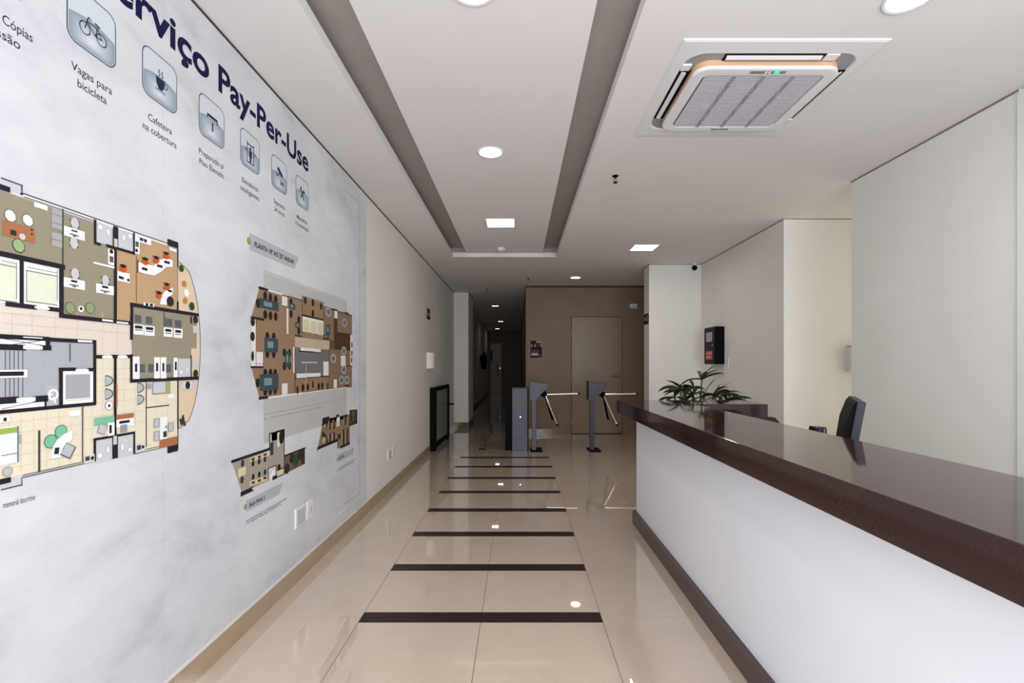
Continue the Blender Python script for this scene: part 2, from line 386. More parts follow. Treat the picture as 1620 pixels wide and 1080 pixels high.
# icons with captions
NAVY = (28, 32, 64)
LEFTS = [1.118, 1.408, 1.691, 1.991, 2.287, 2.576, 2.858]
CAPS = [('Cópias', 'Impressão'), ('Vagas para', 'bicicleta'), ('Cafeteira', 'na cobertura'), ('Preparado p/', 'Piso Elevado'),
        ('Elevadores', 'inteligentes'), ('Segurança', '24 horas'), ('Manutenção', 'e Conservação')]
WID = [(.077, .14), (.143, .102), (.117, .167), (.171, .165), (.141, .165), (.125, .115), (.14, .18)]
for i, x0 in enumerate(LEFTS):
    x1 = x0+.173; z0, z1 = 2.214, 2.388; cx, cz = (x0+x1)/2, (z0+z1)/2
    p = Plate()
    p.poly(rrect(x0, x1, z0, z1, .033), (74, 82, 96), 1)
    p.poly(rrect(x0+.004, x1-.004, z0+.004, z1-.004, .030), (206, 213, 220), 2)
    out = rrect(x0+.006, x1-.006, z0+.006, z1-.006, .028)
    low = [q for q in out if q[1] < cz-.01]
    low = sorted([q for q in low if q[0] < cx], key=lambda q: -q[1]) + sorted([q for q in low if q[0] >= cx], key=lambda q: q[1])
    top = [(x1-.006-(x1-x0-.012)*k/10, cz-.002+.016*math.sin(math.pi*k/10)*.9) for k in range(11)]
    loop = low + top; dk, lt = rgb(136, 154, 170), rgb(217, 222, 226)
    ctr = (cx-.005, z0+.032)
    vs = [place(ctr[0], ctr[1], 3)] + [place(q[0], q[1], 3) for q in loop]
    n = len(loop)
    p.add(vs, [(0, 1+k, 1+(k+1) % n) for k in range(n)], cols=[lt]+[dk]*n)
    it = p.build('icon_tile', PRINT, mural)
    q = Plate()
    def ln(*pts, wd=.0032):
        for a, b in zip(pts, pts[1:]): q.line(a, b, wd, NAVY, 5)
    if i == 0:
        q.poly(rrect(cx-.03, cx+.03, cz-.02, cz+.02, .004), NAVY, 4); q.poly(rrect(cx-.02, cx+.02, cz-.035, cz-.005, .002), (210, 218, 224), 5)
    if i == 1:
        q.ring((1.467, 2.279), .018, .003, NAVY, 5); q.ring((1.5257, 2.279), .018, .003, NAVY, 5)
        ln((1.467, 2.279), (1.474, 2.304), (1.479, 2.319), (1.489, 2.315)); ln((1.475, 2.304), (1.511, 2.305)); ln((1.474, 2.303), (1.503, 2.277), (1.511, 2.308))
        ln((1.503, 2.277), (1.5257, 2.279), (1.512, 2.303)); ln((1.501, 2.316), (1.519, 2.312), wd=.005)
    if i == 2:
        q.poly([(cx-.023, 2.307), (cx+.021, 2.307), (cx+.019, 2.285), (cx+.008, 2.266), (cx-.010, 2.266), (cx-.021, 2.285)], NAVY, 5)
        q.ring((cx+.024, 2.29), .009, .003, NAVY, 5); ln((cx-.026, 2.262), (cx+.024, 2.262))
        for dx in (-.008, .007): ln((cx+dx, 2.313), (cx+dx+.005, 2.320), (cx+dx-.002, 2.328), (cx+dx+.003, 2.337), wd=.0035)
    if i == 3:
        ln((cx-.034, 2.318), (cx+.036, 2.318), wd=.010); ln((cx-.032, 2.318), (cx-.032, 2.305), wd=.006); ln((cx+.034, 2.318), (cx+.034, 2.300), wd=.006)
        ln((cx+.002, 2.29), (cx+.002, 2.259), wd=.008); q.poly([(cx-.005, 2.288), (cx+.009, 2.288), (cx+.002, 2.300)], NAVY, 5)
    if i == 4:
        for s_ in (-1, 1):
            ln((cx+s_*.029, 2.243), (cx+s_*.029, 2.343), wd=.005)
            q.poly([(cx+s_*.036, 2.306), (cx+s_*.036, 2.290), (cx+s_*.043, 2.298)], NAVY, 5)
        ln((cx-.026, 2.332), (cx+.026, 2.332), wd=.006); ln((cx-.029, 2.246), (cx+.029, 2.246), wd=.006)
        q.disc((cx, 2.315), .008, NAVY, 5); q.poly(rrect(cx-.013, cx+.013, 2.274, 2.304, .005), NAVY, 5); q.poly([(cx-.008, 2.276), (cx+.008, 2.276), (cx+.007, 2.25), (cx-.007, 2.25)], NAVY, 5)
    if i == 5:
        ln((cx-.020, 2.334), (cx+.030, 2.303), wd=.022); ln((cx-.036, 2.300), (cx-.034, 2.292), (cx-.016, 2.292), (cx-.004, 2.308), wd=.006)
        m4 = MB(); m4.c = rgb(*NAVY); text_on(m4, '24h', cx+.004, cx+.046, 2.252, .024, place, .03, 5); q.add([v for v in m4.v], m4.f)
    if i == 6:
        ln((cx-.022, 2.325), (cx+.022, 2.262), wd=.012); ln((cx+.020, 2.322), (cx-.024, 2.268), wd=.009)
        q.poly([(cx+.004, 2.326), (cx+.034, 2.318), (cx+.030, 2.304), (cx+.012, 2.312)], NAVY, 5)
        ln((cx-.032, 2.318), (cx-.020, 2.330), wd=.008); ln((cx-.016, 2.334), (cx-.024, 2.314), wd=.008)
    if q.v:
        q.c = rgb(*NAVY); q.build('symbol', PRINT, it)
    cp = MB()
    for j, tx in enumerate(CAPS[i]):
        ww = WID[i][j]; base = 2.131-.041*j
        cc = cx - (0 if i else -.01)
        if i == 0: cc = (1.31 - ww/2) if j == 0 else (1.277 - ww/2)
        text_on(cp, tx, cc-ww/2, cc+ww/2, base, .0235, place, .004)
    cp.build('caption_lettering', INKG, mural)

# ---- large floor plan
OL, OR, CO, BE, GR, WH, BK, EL = (150, 143, 122), (190, 157, 121), (222, 210, 199), (228, 219, 196), (170, 173, 179), (242, 242, 242), (36, 30, 40), (222, 227, 206)
OC, HC, DC, GC, MI, WD, PE, PL, LG = (204, 88, 28), (196, 198, 200), (92, 92, 98), (152, 178, 124), (122, 188, 154), (168, 110, 74), (222, 200, 172), (40, 78, 42), (200, 202, 208)
p = Plate()
D0 = .95
def ext(cr, y0, x1, y1, col, layer, x0=0):      # rectangle that runs on to the left beyond the frame
    a = w(cr, x0, y0); b = w(cr, x1, y1); p.poly([(D0, a[1]), (b[0], a[1]), (b[0], b[1]), (D0, b[1])], col, layer)
ext('A', 15, 143, 125, LG, 1); ext('A', 95, 437, 632, OL, 2)
p.rect('A', 437, 222, 1258, 500, WH, 1); p.rect('A', 152, 118, 1185, 486, WH, 1)
p.rect('A', 443, 248, 810, 1015, OL, 2); p.rect('A', 820, 365, 1258, 955, OR, 2); p.rect('A', 820, 500, 930, 1040, OR, 2)
ext('A', 560, 425, 945, WH, 3); ext('A', 600, 108, 880, EL, 4); p.rect('A', 178, 655, 398, 918, EL, 4)
ext('A', 905, 722, 0, CO, 1) if False else None
a = w('A', 0, 905); b = w('B', 722, 225); p.poly([(D0, a[1]), (b[0], a[1]), (b[0], b[1]), (D0, b[1])], CO, 1)
a = w('B', 0, 112); b = w('B', 516, 505); p.poly([(D0, a[1]), (b[0], a[1]), (b[0], b[1]), (D0, b[1])], GR, 2)
a = w('B', 0, 500); b = w('B', 975, 735); p.poly([(D0, w('B', 0, 530)[1]), (w('B', 448, 500)[0], w('B', 448, 500)[1]), (w('B', 448, 500)[0], w('B', 448, 810)[1]), (D0, w('B', 0, 885)[1])], BE, 2)
p.rect('B', 518, 230, 628, 770, BE, 2); p.rect('B', 448, 500, 628, 772, BE, 2); p.rect('B', 632, 235, 800, 730, BE, 2); p.rect('B', 800, 350, 975, 702, BE, 2)
p.rect('A', 930, 915, 1395, 1220, OL, 3); p.rect('B', 722, 0, 1050, 348, OL, 3)
# curved balconies
zt, zm, zb = w('A', 1262, 600)[1], w('A', 1395, 972)[1], w('B', 985, 620)[1]; dl = w('A', 1260, 700)[0]; dr = w('B', 1100, 120)[0]
arc = [(dl+(dr-dl)*math.sqrt(max(0, 1-(2*k/24-1)**2*.92)) if 0 < k < 24 else dl+.05*(dr-dl), zt+(zb-zt)*k/24) for k in range(25)]
p.poly([(dl-.05, zt)]+arc+[(dl-.05, zb)], PE, 1)
for q0, q1 in zip(arc, arc[1:]): p.line(q0, q1, .003, (90, 80, 75), 5)
# bathrooms
for cr, x0, y0, x1, y1 in (('A', 668, 322, 790, 492), ('A', 835, 372, 945, 545), ('B', 516, 676, 612, 792), ('B', 645, 650, 733, 762), ('B', 977, 233, 1048, 335)):
    p.rect(cr, x0, y0, x1, y1, LG, 4)
for cr, x, y, r in (('A', 705, 355, .013), ('A', 918, 420, .012), ('B', 543, 768, .013), ('B', 710, 735, .012), ('B', 993, 308, .011)): p.disc(w(cr, x, y), r*.75, (120, 122, 128), 5); p.disc(w(cr, x, y), r*.66, WH, 6)
for cr, x, y in (('A', 762, 392), ('A', 872, 430), ('B', 588, 735), ('B', 668, 720), ('B', 1027, 295)): p.disc(w(cr, x, y), .0085, (120, 122, 128), 5, rz=.0125); p.disc(w(cr, x, y), .0075, (226, 228, 232), 6, rz=.0115)
# pale tile joints
for k in range(1, 6):
    p.seg('B', 0, 520+62*k, 445, 492+56*k, .0016, (214, 202, 172), 3)
for x in (40, 110, 180, 250, 320, 385): p.seg('B', x, 515, x, 850, .0016, (214, 202, 172), 3)
for x in (500, 560, 680, 740, 860, 920): p.seg('B', x, 240 if x < 800 else 370, x, 700, .0016, (214, 202, 172), 3)
for y in (290, 350, 410, 470, 540, 600): p.seg('B', 450, y, 798, y-2, .0016, (214, 202, 172), 3)
for x in (60, 170, 300, 420, 560, 640): p.seg('B', x, -20, x, 105 if x < 520 else 200, .0016, (208, 194, 182), 2)
for y in (10, 60): p.seg('B', 0, y, 700, y+18, .0016, (208, 194, 182), 2)
# core: shafts, stairs, lift
a = w('B', 0, 120); b = w('B', 252, 166); p.poly([(D0, a[1]), (b[0], a[1]), b, (D0, b[1])], WH, 4)
a = w('B', 0, 478); b = w('B', 240, 505); p.poly([(D0, a[1]), (b[0], a[1]), b, (D0, b[1])], WH, 4)
p.seg('B', 0, 122, 250, 165, .0016, BK, 5, False); p.seg('B', 0, 165, 250, 130, .0016, BK, 5, False); p.seg('B', 0, 512, 238, 462, .0016, BK, 5, False)
for k in range(5): p.seg('B', 22+24*k, 190, 22+24*k, 445, .002, (90, 92, 98), 4)
p.seg('B', 0, 316, 122, 318, .020, WH, 4); p.seg('B', 0, 316, 112, 318, .011, BK, 5)
p.rect('B', 335, 303, 508, 490, WH, 4); p.rect('B', 354, 322, 490, 448, (166, 168, 174), 5); p.seg('B', 360, 466, 490, 456, .0015, GR, 5)
p.rect('B', 247, 385, 312, 498, (182, 184, 190), 3); p.ring(w('B', 286, 432), .013, .006, WH, 5); p.seg('B', 262, 428, 282, 432, .005, WH, 5, False); p.seg('B', 290, 445, 297, 478, .005, WH, 5, False)
for cr, x0, y0, x1, y1 in (('A', 178, 658, 398, 880), ('A', -40, 610, 108, 870)):
    for q in ((x0, y0, x1, y0+55*(x1-x0)/220), (x0, y1-5, x1, y1+38*(x1-x0)/220)): p.seg(cr, *q, .0022, (120, 124, 116), 5)
    for x in (x0, x1): p.seg(cr, x, y0, x, y1, .0018, (120, 124, 116), 5)
p.rect('A', 185, 618, 392, 655, (226, 226, 224), 4); p.seg('A', 185, 640, 392, 682, .002, (150, 150, 150), 5); p.seg('A', 0, 595, 100, 612, .002, (150, 150, 150), 5)
for k in range(5): p.seg('A', 8, 322+26*k, 232, 352+24*k, .0012, (148, 92, 58), 5)
for x in (203, 222): p.disc(w('A', 215, 375+(x-203)*1.6), .003, (60, 40, 34), 6, n=8)
# thick walls
K = [('A', 0, 545, 437, 640, .014), ('A', 143, 590, 143, 905, .011), ('A', 427, 635, 427, 985, .014), ('A', 427, 988, 720, 1018, .012), ('A', 812, 500, 812, 1035, .012),
     ('A', 668, 302, 668, 470, .009), ('A', 668, 470, 700, 478, .008), ('A', 755, 490, 945, 540, .009), ('A', 945, 395, 945, 545, .008), ('A', 45, 905, 235, 925, .012), ('A', 345, 935, 425, 950, .012),
     ('A', 928, 908, 1400, 980, .013), ('A', 930, 910, 930, 1080, .012), ('A', 0, 75, 40, 82, .014), ('A', 1258, 885, 1258, 960, .009), ('A', 1258, 470, 1258, 640, .006), ('A', 905, 1040, 930, 1045, .010),
     ('B', 0, 110, 255, 127, .012), ('B', 255, 130, 255, 183, .013), ('B', 0, 170, 118, 172, .015), ('B', 225, 174, 262, 174, .014), ('B', 262, 130, 515, 140, .011), ('B', 515, 138, 515, 485, .011),
     ('B', 325, 292, 405, 294, .010), ('B', 480, 294, 515, 295, .010), ('B', 328, 292, 328, 500, .012), ('B', 0, 525, 515, 484, .010), ('B', 0, 465, 75, 462, .017), ('B', 190, 456, 240, 455, .017), ('B', 242, 455, 242, 508, .006),
     ('B', 718, 0, 718, 130, .012), ('B', 718, 210, 718, 352, .012), ('B', 718, 353, 1085, 343, .013), ('B', 628, 222, 628, 665, .011), ('B', 520, 222, 555, 225, .011), ('B', 615, 222, 640, 222, .011), ('B', 695, 222, 718, 222, .011),
     ('B', 513, 676, 733, 645, .008), ('B', 515, 678, 515, 800, .009), ('B', 733, 643, 733, 760, .008), ('B', 975, 350, 975, 620, .007), ('B', 975, 620, 975, 730, .004), ('B', 328, 0, 720, 36, .012), ('B', 0, 910, 35, 906, .014), ('B', 1048, 0, 1048, 40, .009), ('B', 1048, 215, 1048, 345, .006)]
for s_ in K: p.seg(*s_[:5], s_[5], BK, 6)
p.rect('A', 1185, 438, 1260, 510, BK, 6); p.rect('A', 797, 345, 832, 500, BK, 5); p.rect('A', 803, 435, 828, 500, (200, 196, 190), 6); p.rect('B', 917, 702, 975, 742, BK, 6); p.rect('B', 612, 655, 643, 780, BK, 5); p.rect('B', 617, 662, 637, 705, LG, 6); p.rect('A', 133, 112, 152, 130, BK, 6)
# thin lines
for s_ in [('A', 0, 12, 148, 55, .003), ('A', 145, 60, 145, 118, .003), ('A', 152, 118, 1185, 470, .003), ('A', 160, 150, 660, 300, .002), ('A', 437, 225, 437, 635, .004), ('A', 963, 555, 963, 890, .002), ('A', 1160, 940, 1160, 1080, .003), ('A', 1258, 640, 1258, 890, .002),
           ('B', 448, 500, 448, 805, .004), ('B', 208, 630, 208, 860, .006), ('B', 378, 150, 378, 250, .003), ('B', 800, 365, 800, 720, .004), ('B', 800, 505, 925, 490, .004), ('B', 903, 0, 903, 110, .002), ('B', 115, 895, 510, 795, .0025), ('B', 118, 880, 515, 785, .002), ('B', 740, 755, 915, 722, .002), ('B', 745, 742, 915, 712, .002), ('B', 0, 955, 112, 930, .003), ('B', 112, 890, 112, 935, .002)]:
    p.seg(*s_[:5], s_[5], (70, 64, 66), 5)
a = w('B', 0, 915); b = w('B', 108, 930); p.poly([(D0, a[1]), (b[0], a[1]), b, (D0, b[1])], LG, 2)
p.seg('A', 662, 612, 800, 640, .006, WH, 5)
for x0, y0, x1, y1 in ((720, 1012, 808, 1036), (822, 1026, 900, 1046), (235, 918, 342, 945)): p.rect('A', x0, y0, x1, y1, WH, 5)
for x0, y0, x1, y1 in ((555, 15, 615, 32), (635, 28, 700, 44), (118, 112, 225, 124), (118, 160, 225, 184), (80, 452, 186, 468), (420, 130, 500, 146), (555, 218, 612, 232), (640, 218, 695, 232), (408, 292, 480, 310)): p.rect('B', x0, y0, x1, y1, WH, 7)
# furniture
p.rect('A', 5, 302, 235, 470, WD, 4); p.rect('A', 62, 372, 105, 420, (50, 48, 48), 5); p.disc(w('A', 148, 424), .008, LG, 5)
for x, y in ((62, 275), (187, 308)): p.disc(w('A', x, y), .0155, (100, 98, 92), 4, n=8, rz=.017, rot=.39); p.disc(w('A', x, y), .0138, (226, 228, 230), 5, n=8, rz=.0152, rot=.39)
p.disc(w('A', 122, 490), .0165, (60, 66, 50), 4, n=8, rz=.019, rot=.39); p.disc(w('A', 122, 488), .0145, GC, 5, n=8, rz=.017, rot=.39)
p.rect('A', 358, 215, 432, 380, (168, 168, 168), 4); p.rect('A', 358, 388, 432, 505, (168, 168, 168), 4)
for y in (262, 322, 440): p.seg('A', 358, y, 432, y+18, .0015, (110, 110, 110), 5)
p.rect('A', 232, 175, 328, 240, WH, 4); p.rect('A', 1198, 498, 1248, 535, WH, 4)
for x0, y0, x1, y1 in ((445, 345, 594, 455), (440, 710, 595, 805), (674, 755, 803, 843)):
    p.rect('A', x0, y0, x1, y1, WH, 4); cx_ = (x0+x1)/2; cy_ = (y0+y1)/2
    p.rect('A', cx_-22, cy_-28, cx_+22, cy_-4, BK, 5); p.seg('A', cx_-30, cy_+6, cx_+30, cy_+18, .003, BK, 5); p.seg('A', cx_-8, cy_+20, cx_+8, cy_+24, .004, DC, 5)
for x, y in ((522, 328), (516, 470), (524, 688), (741, 735)):
    for dx, dy in ((-34, -26), (34, -8), (-30, 20), (32, 34)): p.seg('A', x, y, x+dx, y+dy, .003, BK, 4, False)
    p.disc(w('A', x, y), .0128, (198, 200, 204), 5, rz=.0165)
for x in (490, 632): p.disc(w('A', x, 932), .0165, (72, 82, 58), 4, n=8, rz=.018, rot=.39); p.disc(w('A', x, 932), .0148, (142, 158, 118), 5, n=8, rz=.0162, rot=.39)
p.disc(w('A', 566, 938), .0095, WH, 5); p.disc(w('A', 566, 936), .005, (60, 60, 60), 6)
p.rect('A', 760, 508, 803, 630, WH, 4); p.disc(w('A', 783, 530), .007, BK, 5); p.rect('A', 770, 560, 797, 610, (90, 90, 90), 5)
p.rect('A', 952, 405, 1068, 488, WH, 4); p.rect('A', 952, 430, 985, 552, WH, 4); p.rect('A', 985, 428, 1012, 458, (40, 60, 90), 5); p.rect('A', 1016, 438, 1036, 468, BK, 5); p.rect('A', 955, 455, 978, 500, (90, 90, 90), 5); p.disc(w('A', 963, 522), .006, BK, 5)
# wavy desk and round desk
top_ = [(975, 605), (1030, 620), (1085, 630), (1130, 590), (1170, 575), (1220, 590)]; bot_ = [(1220, 640), (1175, 640), (1130, 680), (1090, 700), (1030, 690), (975, 672)]
p.poly([w('A', *q) for q in top_+bot_], WH, 5); p.seg('A', 972, 590, 972, 680, .004, BK, 6)
for x, y in ((1020, 655), (1128, 635), (1180, 608)): p.seg('A', x-20, y-6, x+20, y+4, .009, BK, 6, False)
p.poly([w('A', *q) for q in ((1130, 905), (1140, 850), (1165, 812), (1222, 785), (1222, 830), (1185, 860), (1178, 910))], WH, 5); p.disc(w('A', 1203, 885), .019, (45, 38, 42), 6); p.seg('A', 1185, 805, 1215, 815, .008, BK, 6, False)
p.rect('A', 826, 668, 914, 755, WH, 5); p.seg('A', 835, 710, 870, 722, .009, BK, 6, False); p.disc(w('A', 903, 733), .005, BK, 6)
for x, y in ((1024, 595), (1103, 585), (1174, 555), (866, 645), (1178, 775), (1122, 835)):
    for dx, dy in ((-24, -26), (24, -14), (-22, 18), (24, 20)): p.seg('A', x, y-4, x+dx, y+dy, .003, BK, 5, False)
    p.disc(w('A', x, y+4), .0145, OC, 5, rz=.014); p.disc(w('A', x, y-12), .0115, BK, 6, rz=.006)
p.rect('A', 1012, 890, 1088, 925, WH, 7); p.rect('A', 1025, 895, 1045, 918, BK, 8); p.rect('A', 1055, 900, 1078, 922, BK, 8)
for x, y, r_, cl in ((1303, 760, .013, (190, 130, 60)), (1320, 825, .015, WH), (1310, 880, .013, (190, 130, 60)), (1283, 650, .014, PL), (1358, 920, .017, PL)): p.disc(w('A', x, y), r_, cl, 5, n=9)
for x, y in ((974, 1010), (1052, 1020), (1195, 1035), (1260, 1045)): p.rect('A', x-22, y-30, x+22, y+28, DC, 5)
for x0, y0, x1, y1 in ((728, 42, 785, 104), (788, 50, 845, 110), (895, 60, 945, 116), (950, 66, 1000, 122)):
    p.rect('B', x0, y0, x1, y1, WH, 5); p.seg('B', x0+14, y0+16, x1-14, y0+20, .010, BK, 6); p.seg('B', x0+10, y0+32, x1-10, y0+36, .003, BK, 6)
for x0, y0, x1, y1 in ((724, 222, 762, 345), (842, 226, 875, 342), (878, 226, 910, 342), (950, 228, 972, 336)): p.rect('B', x0, y0, x1, y1, WH, 5)
for x, y in ((742, 285), (858, 282), (893, 282), (962, 275)): p.seg('B', x, y-24, x, y+22, .010, BK, 6)
for x, y in ((778, 287), (825, 287), (922, 287)): p.rect('B', x-14, y-22, x+14, y+22, DC, 5)
for x, y in ((1072, 20), (1072, 315), (1028, 380)): p.disc(w('B', x, y), .015, (40, 44, 36), 6)
p.rect('B', 1058, 52, 1090, 95, LG, 3); p.rect('B', 1056, 245, 1088, 278, LG, 3); p.rect('B', 988, 362, 1068, 400, LG, 4); p.rect('B', 1008, 366, 1048, 392, WH, 5)
for k in range(5): p.seg('B', 992-2*k, 600-8*k, 1004+3*k, 545+14*k, .010, (38, 62, 40), 6, False)
for x, y in ((592, 356), (592, 430), (770, 395), (770, 460)):
    p.disc(w('B', x-20, y), .030, (62, 64, 68), 5, rz=.0175, a0=-90, a1=90); p.disc(w('B', x-20, y), .026, (176, 180, 186), 6, rz=.0145, a0=-90, a1=90)
p.disc(w('B', 593, 492), .0145, (110, 110, 110), 5); p.disc(w('B', 593, 492), .0132, WH, 6); p.disc(w('B', 593, 493), .005, (60, 70, 70), 7)
p.rect('B', 832, 362, 932, 425, (150, 150, 155), 4); p.rect('B', 838, 365, 905, 420, (198, 202, 208), 5); p.rect('B', 908, 362, 932, 418, (160, 172, 92), 5); p.disc(w('B', 815, 386), .011, (160, 162, 166), 5); p.rect('B', 918, 432, 955, 450, WH, 5)
p.rect('B', 875, 556, 915, 680, WH, 5); p.rect('B', 892, 636, 912, 664, (40, 60, 50), 6); p.disc(w('B', 908, 610), .006, MI, 6)
for x, y in ((856, 588), (856, 660), (935, 610)): p.rect('B', x-15, y-22, x+15, y+22, (130, 132, 136), 4); p.rect('B', x-12, y-20, x+12, y+20, (188, 192, 196), 5)
p.rect('B', 872, 682, 972, 706, WD, 5); p.rect('B', 633, 545, 730, 568, WD, 5); p.rect('B', 633, 572, 730, 600, WH, 5); p.seg('B', 655, 584, 700, 580, .009, BK, 6); p.rect('B', 655, 600, 693, 636, (150, 152, 156), 5)
p.seg('B', 634, 375, 634, 500, .006, WD, 7)
p.rect('B', 510, 562, 622, 590, MI, 5); p.rect('B', 586, 588, 622, 655, WH, 6); p.seg('B', 600, 600, 600, 645, .009, BK, 7); p.disc(w('B', 555, 622), .021, (120, 122, 126), 5, n=4, rot=.4); p.disc(w('B', 555, 622), .0185, (190, 194, 198), 6, n=4, rot=.4)
p.rect('B', 372, 522, 435, 545, WH, 4)
ctr_ = w('B', 425, 790); oo = []; ii = []
for k in range(9):
    t_ = math.radians(95+82*k/8); oo.append((ctr_[0]+.115*math.cos(t_), ctr_[1]+.115*math.sin(t_))); ii.append((ctr_[0]+.07*math.cos(t_), ctr_[1]+.07*math.sin(t_)))
p.poly([w('B', *q) for q in ((270, 785), (280, 725), (305, 680), (345, 648), (390, 630), (388, 680), (350, 705), (332, 735), (325, 778))], WH, 6)
p.poly([w('B', *q) for q in ((292, 725), (318, 722), (312, 760), (286, 760))], (36, 50, 44), 7)
for x, y, rt in ((328, 636, .5), (270, 690, .9)): p.disc(w('B', x, y), .020, (70, 110, 90), 4, n=8, rot=rt); p.disc(w('B', x, y), .018, MI, 5, n=8, rot=rt)
p.disc(w('B', 366, 742), .026, (84, 86, 90), 6, n=4, rot=.25); p.disc(w('B', 364, 740), .0225, (184, 188, 192), 7, n=4, rot=.25)
a = w('B', 0, 612); b = w('B', 86, 805); p.poly([(D0, a[1]), (b[0], a[1]), b, (D0, b[1])], (226, 230, 234), 4)
a = w('B', 0, 620); b = w('B', 86, 640); p.poly([(D0, a[1]), (b[0], a[1]), b, (D0, b[1])], (158, 176, 84), 5)
p.seg('B', 0, 770, 86, 752, .003, (150, 152, 158), 5); p.seg('B', 88, 605, 88, 805, .004, (120, 124, 128), 5); p.rect('B', 88, 655, 108, 702, (160, 164, 168), 4); p.disc(w('B', 30, 857), .0125, (130, 132, 130), 4); p.disc(w('B', 30, 857), .011, (184, 186, 184), 5)
a = w('B', 0, 550); b = w('B', 42, 582); p.poly([(1.2, a[1]), (b[0], a[1]), b, (1.2, b[1])], WH, 4); p.rect('B', 8, 560, 26, 578, BK, 5)
for x0, y0, x1, y1 in ((455, 770, 512, 800), (740, 708, 792, 740)): p.rect('B', x0, y0, x1, y1, (214, 216, 214), 5); p.rect('B', x0+6, y0+5, x0+30, y1-6, (70, 70, 74), 6); p.disc(w('B', x1-12, y0+12), .006, BK, 6)
p.build('floor_plan', PRINT, mural, label='large colour office floor plan with rooms, desks and lifts, on the left')

# ---- second floor plan with its banner
p = Plate()
p.rect('C', 190, 270, 635, 1050, (188, 187, 186), 1)
p.seg('C', 190, 264, 635, 425, .002, (120, 118, 116), 2); p.seg('C', 190, 1032, 635, 945, .002, (130, 128, 126), 2)
BR, BRD, TA, GP, GL = (148, 121, 96), (98, 80, 66), (190, 172, 152), (112, 110, 112), (58, 78, 84)
z_t, z_b = w('C', 165, 352)[1], w('C', 165, 945)[1]; dL, dM = w('C', 165, 500)[0], w('C', 122, 600)[0]; dR, dRR = w('C', 640, 600)[0], w('C', 662, 680)[0]
zl1, zl2 = w('C', 122, 508)[1], w('C', 122, 780)[1]
p.poly([(dL, z_t), (dR, z_t), (dRR, zl1), (dRR, zl2), (dR, z_b), (dL, z_b), (dM, zl2), (dM, zl1)], BR, 2)
for q0, q1 in (((dL, z_t), (dM, zl1)), ((dL, z_b), (dM, zl2))): p.line(q0, q1, .006, (214, 214, 190), 3)
def er(x0, y0, x1, y1, col, ly=3): p.rect('E', x0, y0, x1, y1, col, ly)
def es(x0, y0, x1, y1, wd, col=BK, ly=5): p.seg('E', x0, y0, x1, y1, wd, col, ly)
er(677, 255, 870, 930, BRD); er(720, 350, 865, 640, (78, 52, 28), 4); er(745, 290, 868, 480, (132, 112, 98), 5); er(625, 255, 712, 530, (136, 110, 88), 5)
er(382, 500, 677, 610, TA, 4); er(382, 590, 672, 850, GP, 5); er(445, 160, 625, 330, (150, 122, 88), 4); er(445, 325, 625, 480, (230, 228, 220), 5); er(675, 605, 870, 930, (134, 108, 86), 4); er(382, 845, 675, 945, (150, 118, 84), 4)
for x0, x1 in ((455, 505), (515, 565), (575, 620)): er(x0, 350+(x0-455)//5, x1, 465+(x0-455)//5, (206, 206, 172), 6)
for x0, y0, x1, y1 in ((428, 590, 540, 625), (540, 600, 602, 632), (395, 815, 480, 848), (482, 812, 600, 838), (625, 712, 670, 830), (270, 150, 318, 240), (270, 900, 318, 990), (50, 628, 108, 730), (50, 735, 108, 750), (718, 275, 745, 345), (712, 865, 740, 935), (775, 660, 815, 750), (310, 255, 325, 475), (365, 585, 378, 805), (5, 345, 45, 750), (855, 480, 875, 745)): er(x0, y0, x1, y1, (226, 224, 222), 6)
er(440, 712, 572, 726, (190, 184, 178), 6); p.seg('E', 475, 740, 475, 960, .004, (226, 224, 222), 7)
for s_ in ((78, 82, 155, 102, .014), (78, 1022, 155, 1018, .014), (10, 335, 112, 352, .012), (48, 340, 48, 400, .007), (8, 758, 108, 755, .012), (110, 628, 110, 760, .005), (322, 150, 322, 250, .006), (265, 998, 325, 992, .008), (445, 155, 445, 480, .005), (445, 318, 625, 350, .009), (625, 200, 625, 350, .005), (382, 488, 440, 495, .007), (625, 515, 675, 520, .009), (382, 850, 672, 835, .008), (382, 590, 382, 985, .006), (420, 618, 600, 632, .012), (445, 155, 625, 205, .004), (712, 265, 745, 275, .01), (810, 295, 840, 300, .012), (810, 920, 840, 912, .012), (625, 240, 712, 262, .004), (710, 862, 710, 940, .006), (325, 150, 445, 190, .004), (840, 478, 870, 485, .010), (830, 745, 875, 750, .008), (672, 600, 672, 950, .005), (315, 905, 315, 995, .006)): es(*s_)
es(155, 100, 270, 140, .010, (226, 226, 220)); es(155, 1015, 440, 985, .010, (226, 226, 220)); es(440, 985, 830, 930, .006, (226, 226, 220))
for x, y, a_, b_ in ((160, 225, 82, 100), (178, 570, 58, 110), (160, 885, 80, 105), (318, 690, 20, 115), (358, 240, 26, 50), (405, 400, 20, 45), (665, 440, 16, 80), (650, 495, 22, 25)):
    er(x-a_, y-b_*.6, x+a_, y+b_*.6, GL, 6); er(x-a_*.55, y-b_*.3, x+a_*.3, y+b_*.25, (120, 144, 148), 7)
def seats(pts, r_=.024):
    for x, y in pts: p.disc(w('E', x, y), r_, (44, 32, 26), 5, rz=r_*1.2, n=10)
seats([(127, 150), (172, 165), (217, 180), (127, 310), (172, 320), (217, 328), (65, 215), (145, 495), (200, 500), (145, 645), (200, 645), (127, 810), (172, 810), (212, 810), (127, 965), (170, 960), (212, 955), (62, 893), (290, 635), (335, 640), (292, 750), (335, 745), (348, 205), (348, 305), (415, 355), (415, 450), (470, 190), (605, 240), (535, 210), (450, 935), (490, 930), (585, 922), (615, 918), (20, 370), (18, 497), (535, 300)], .020)
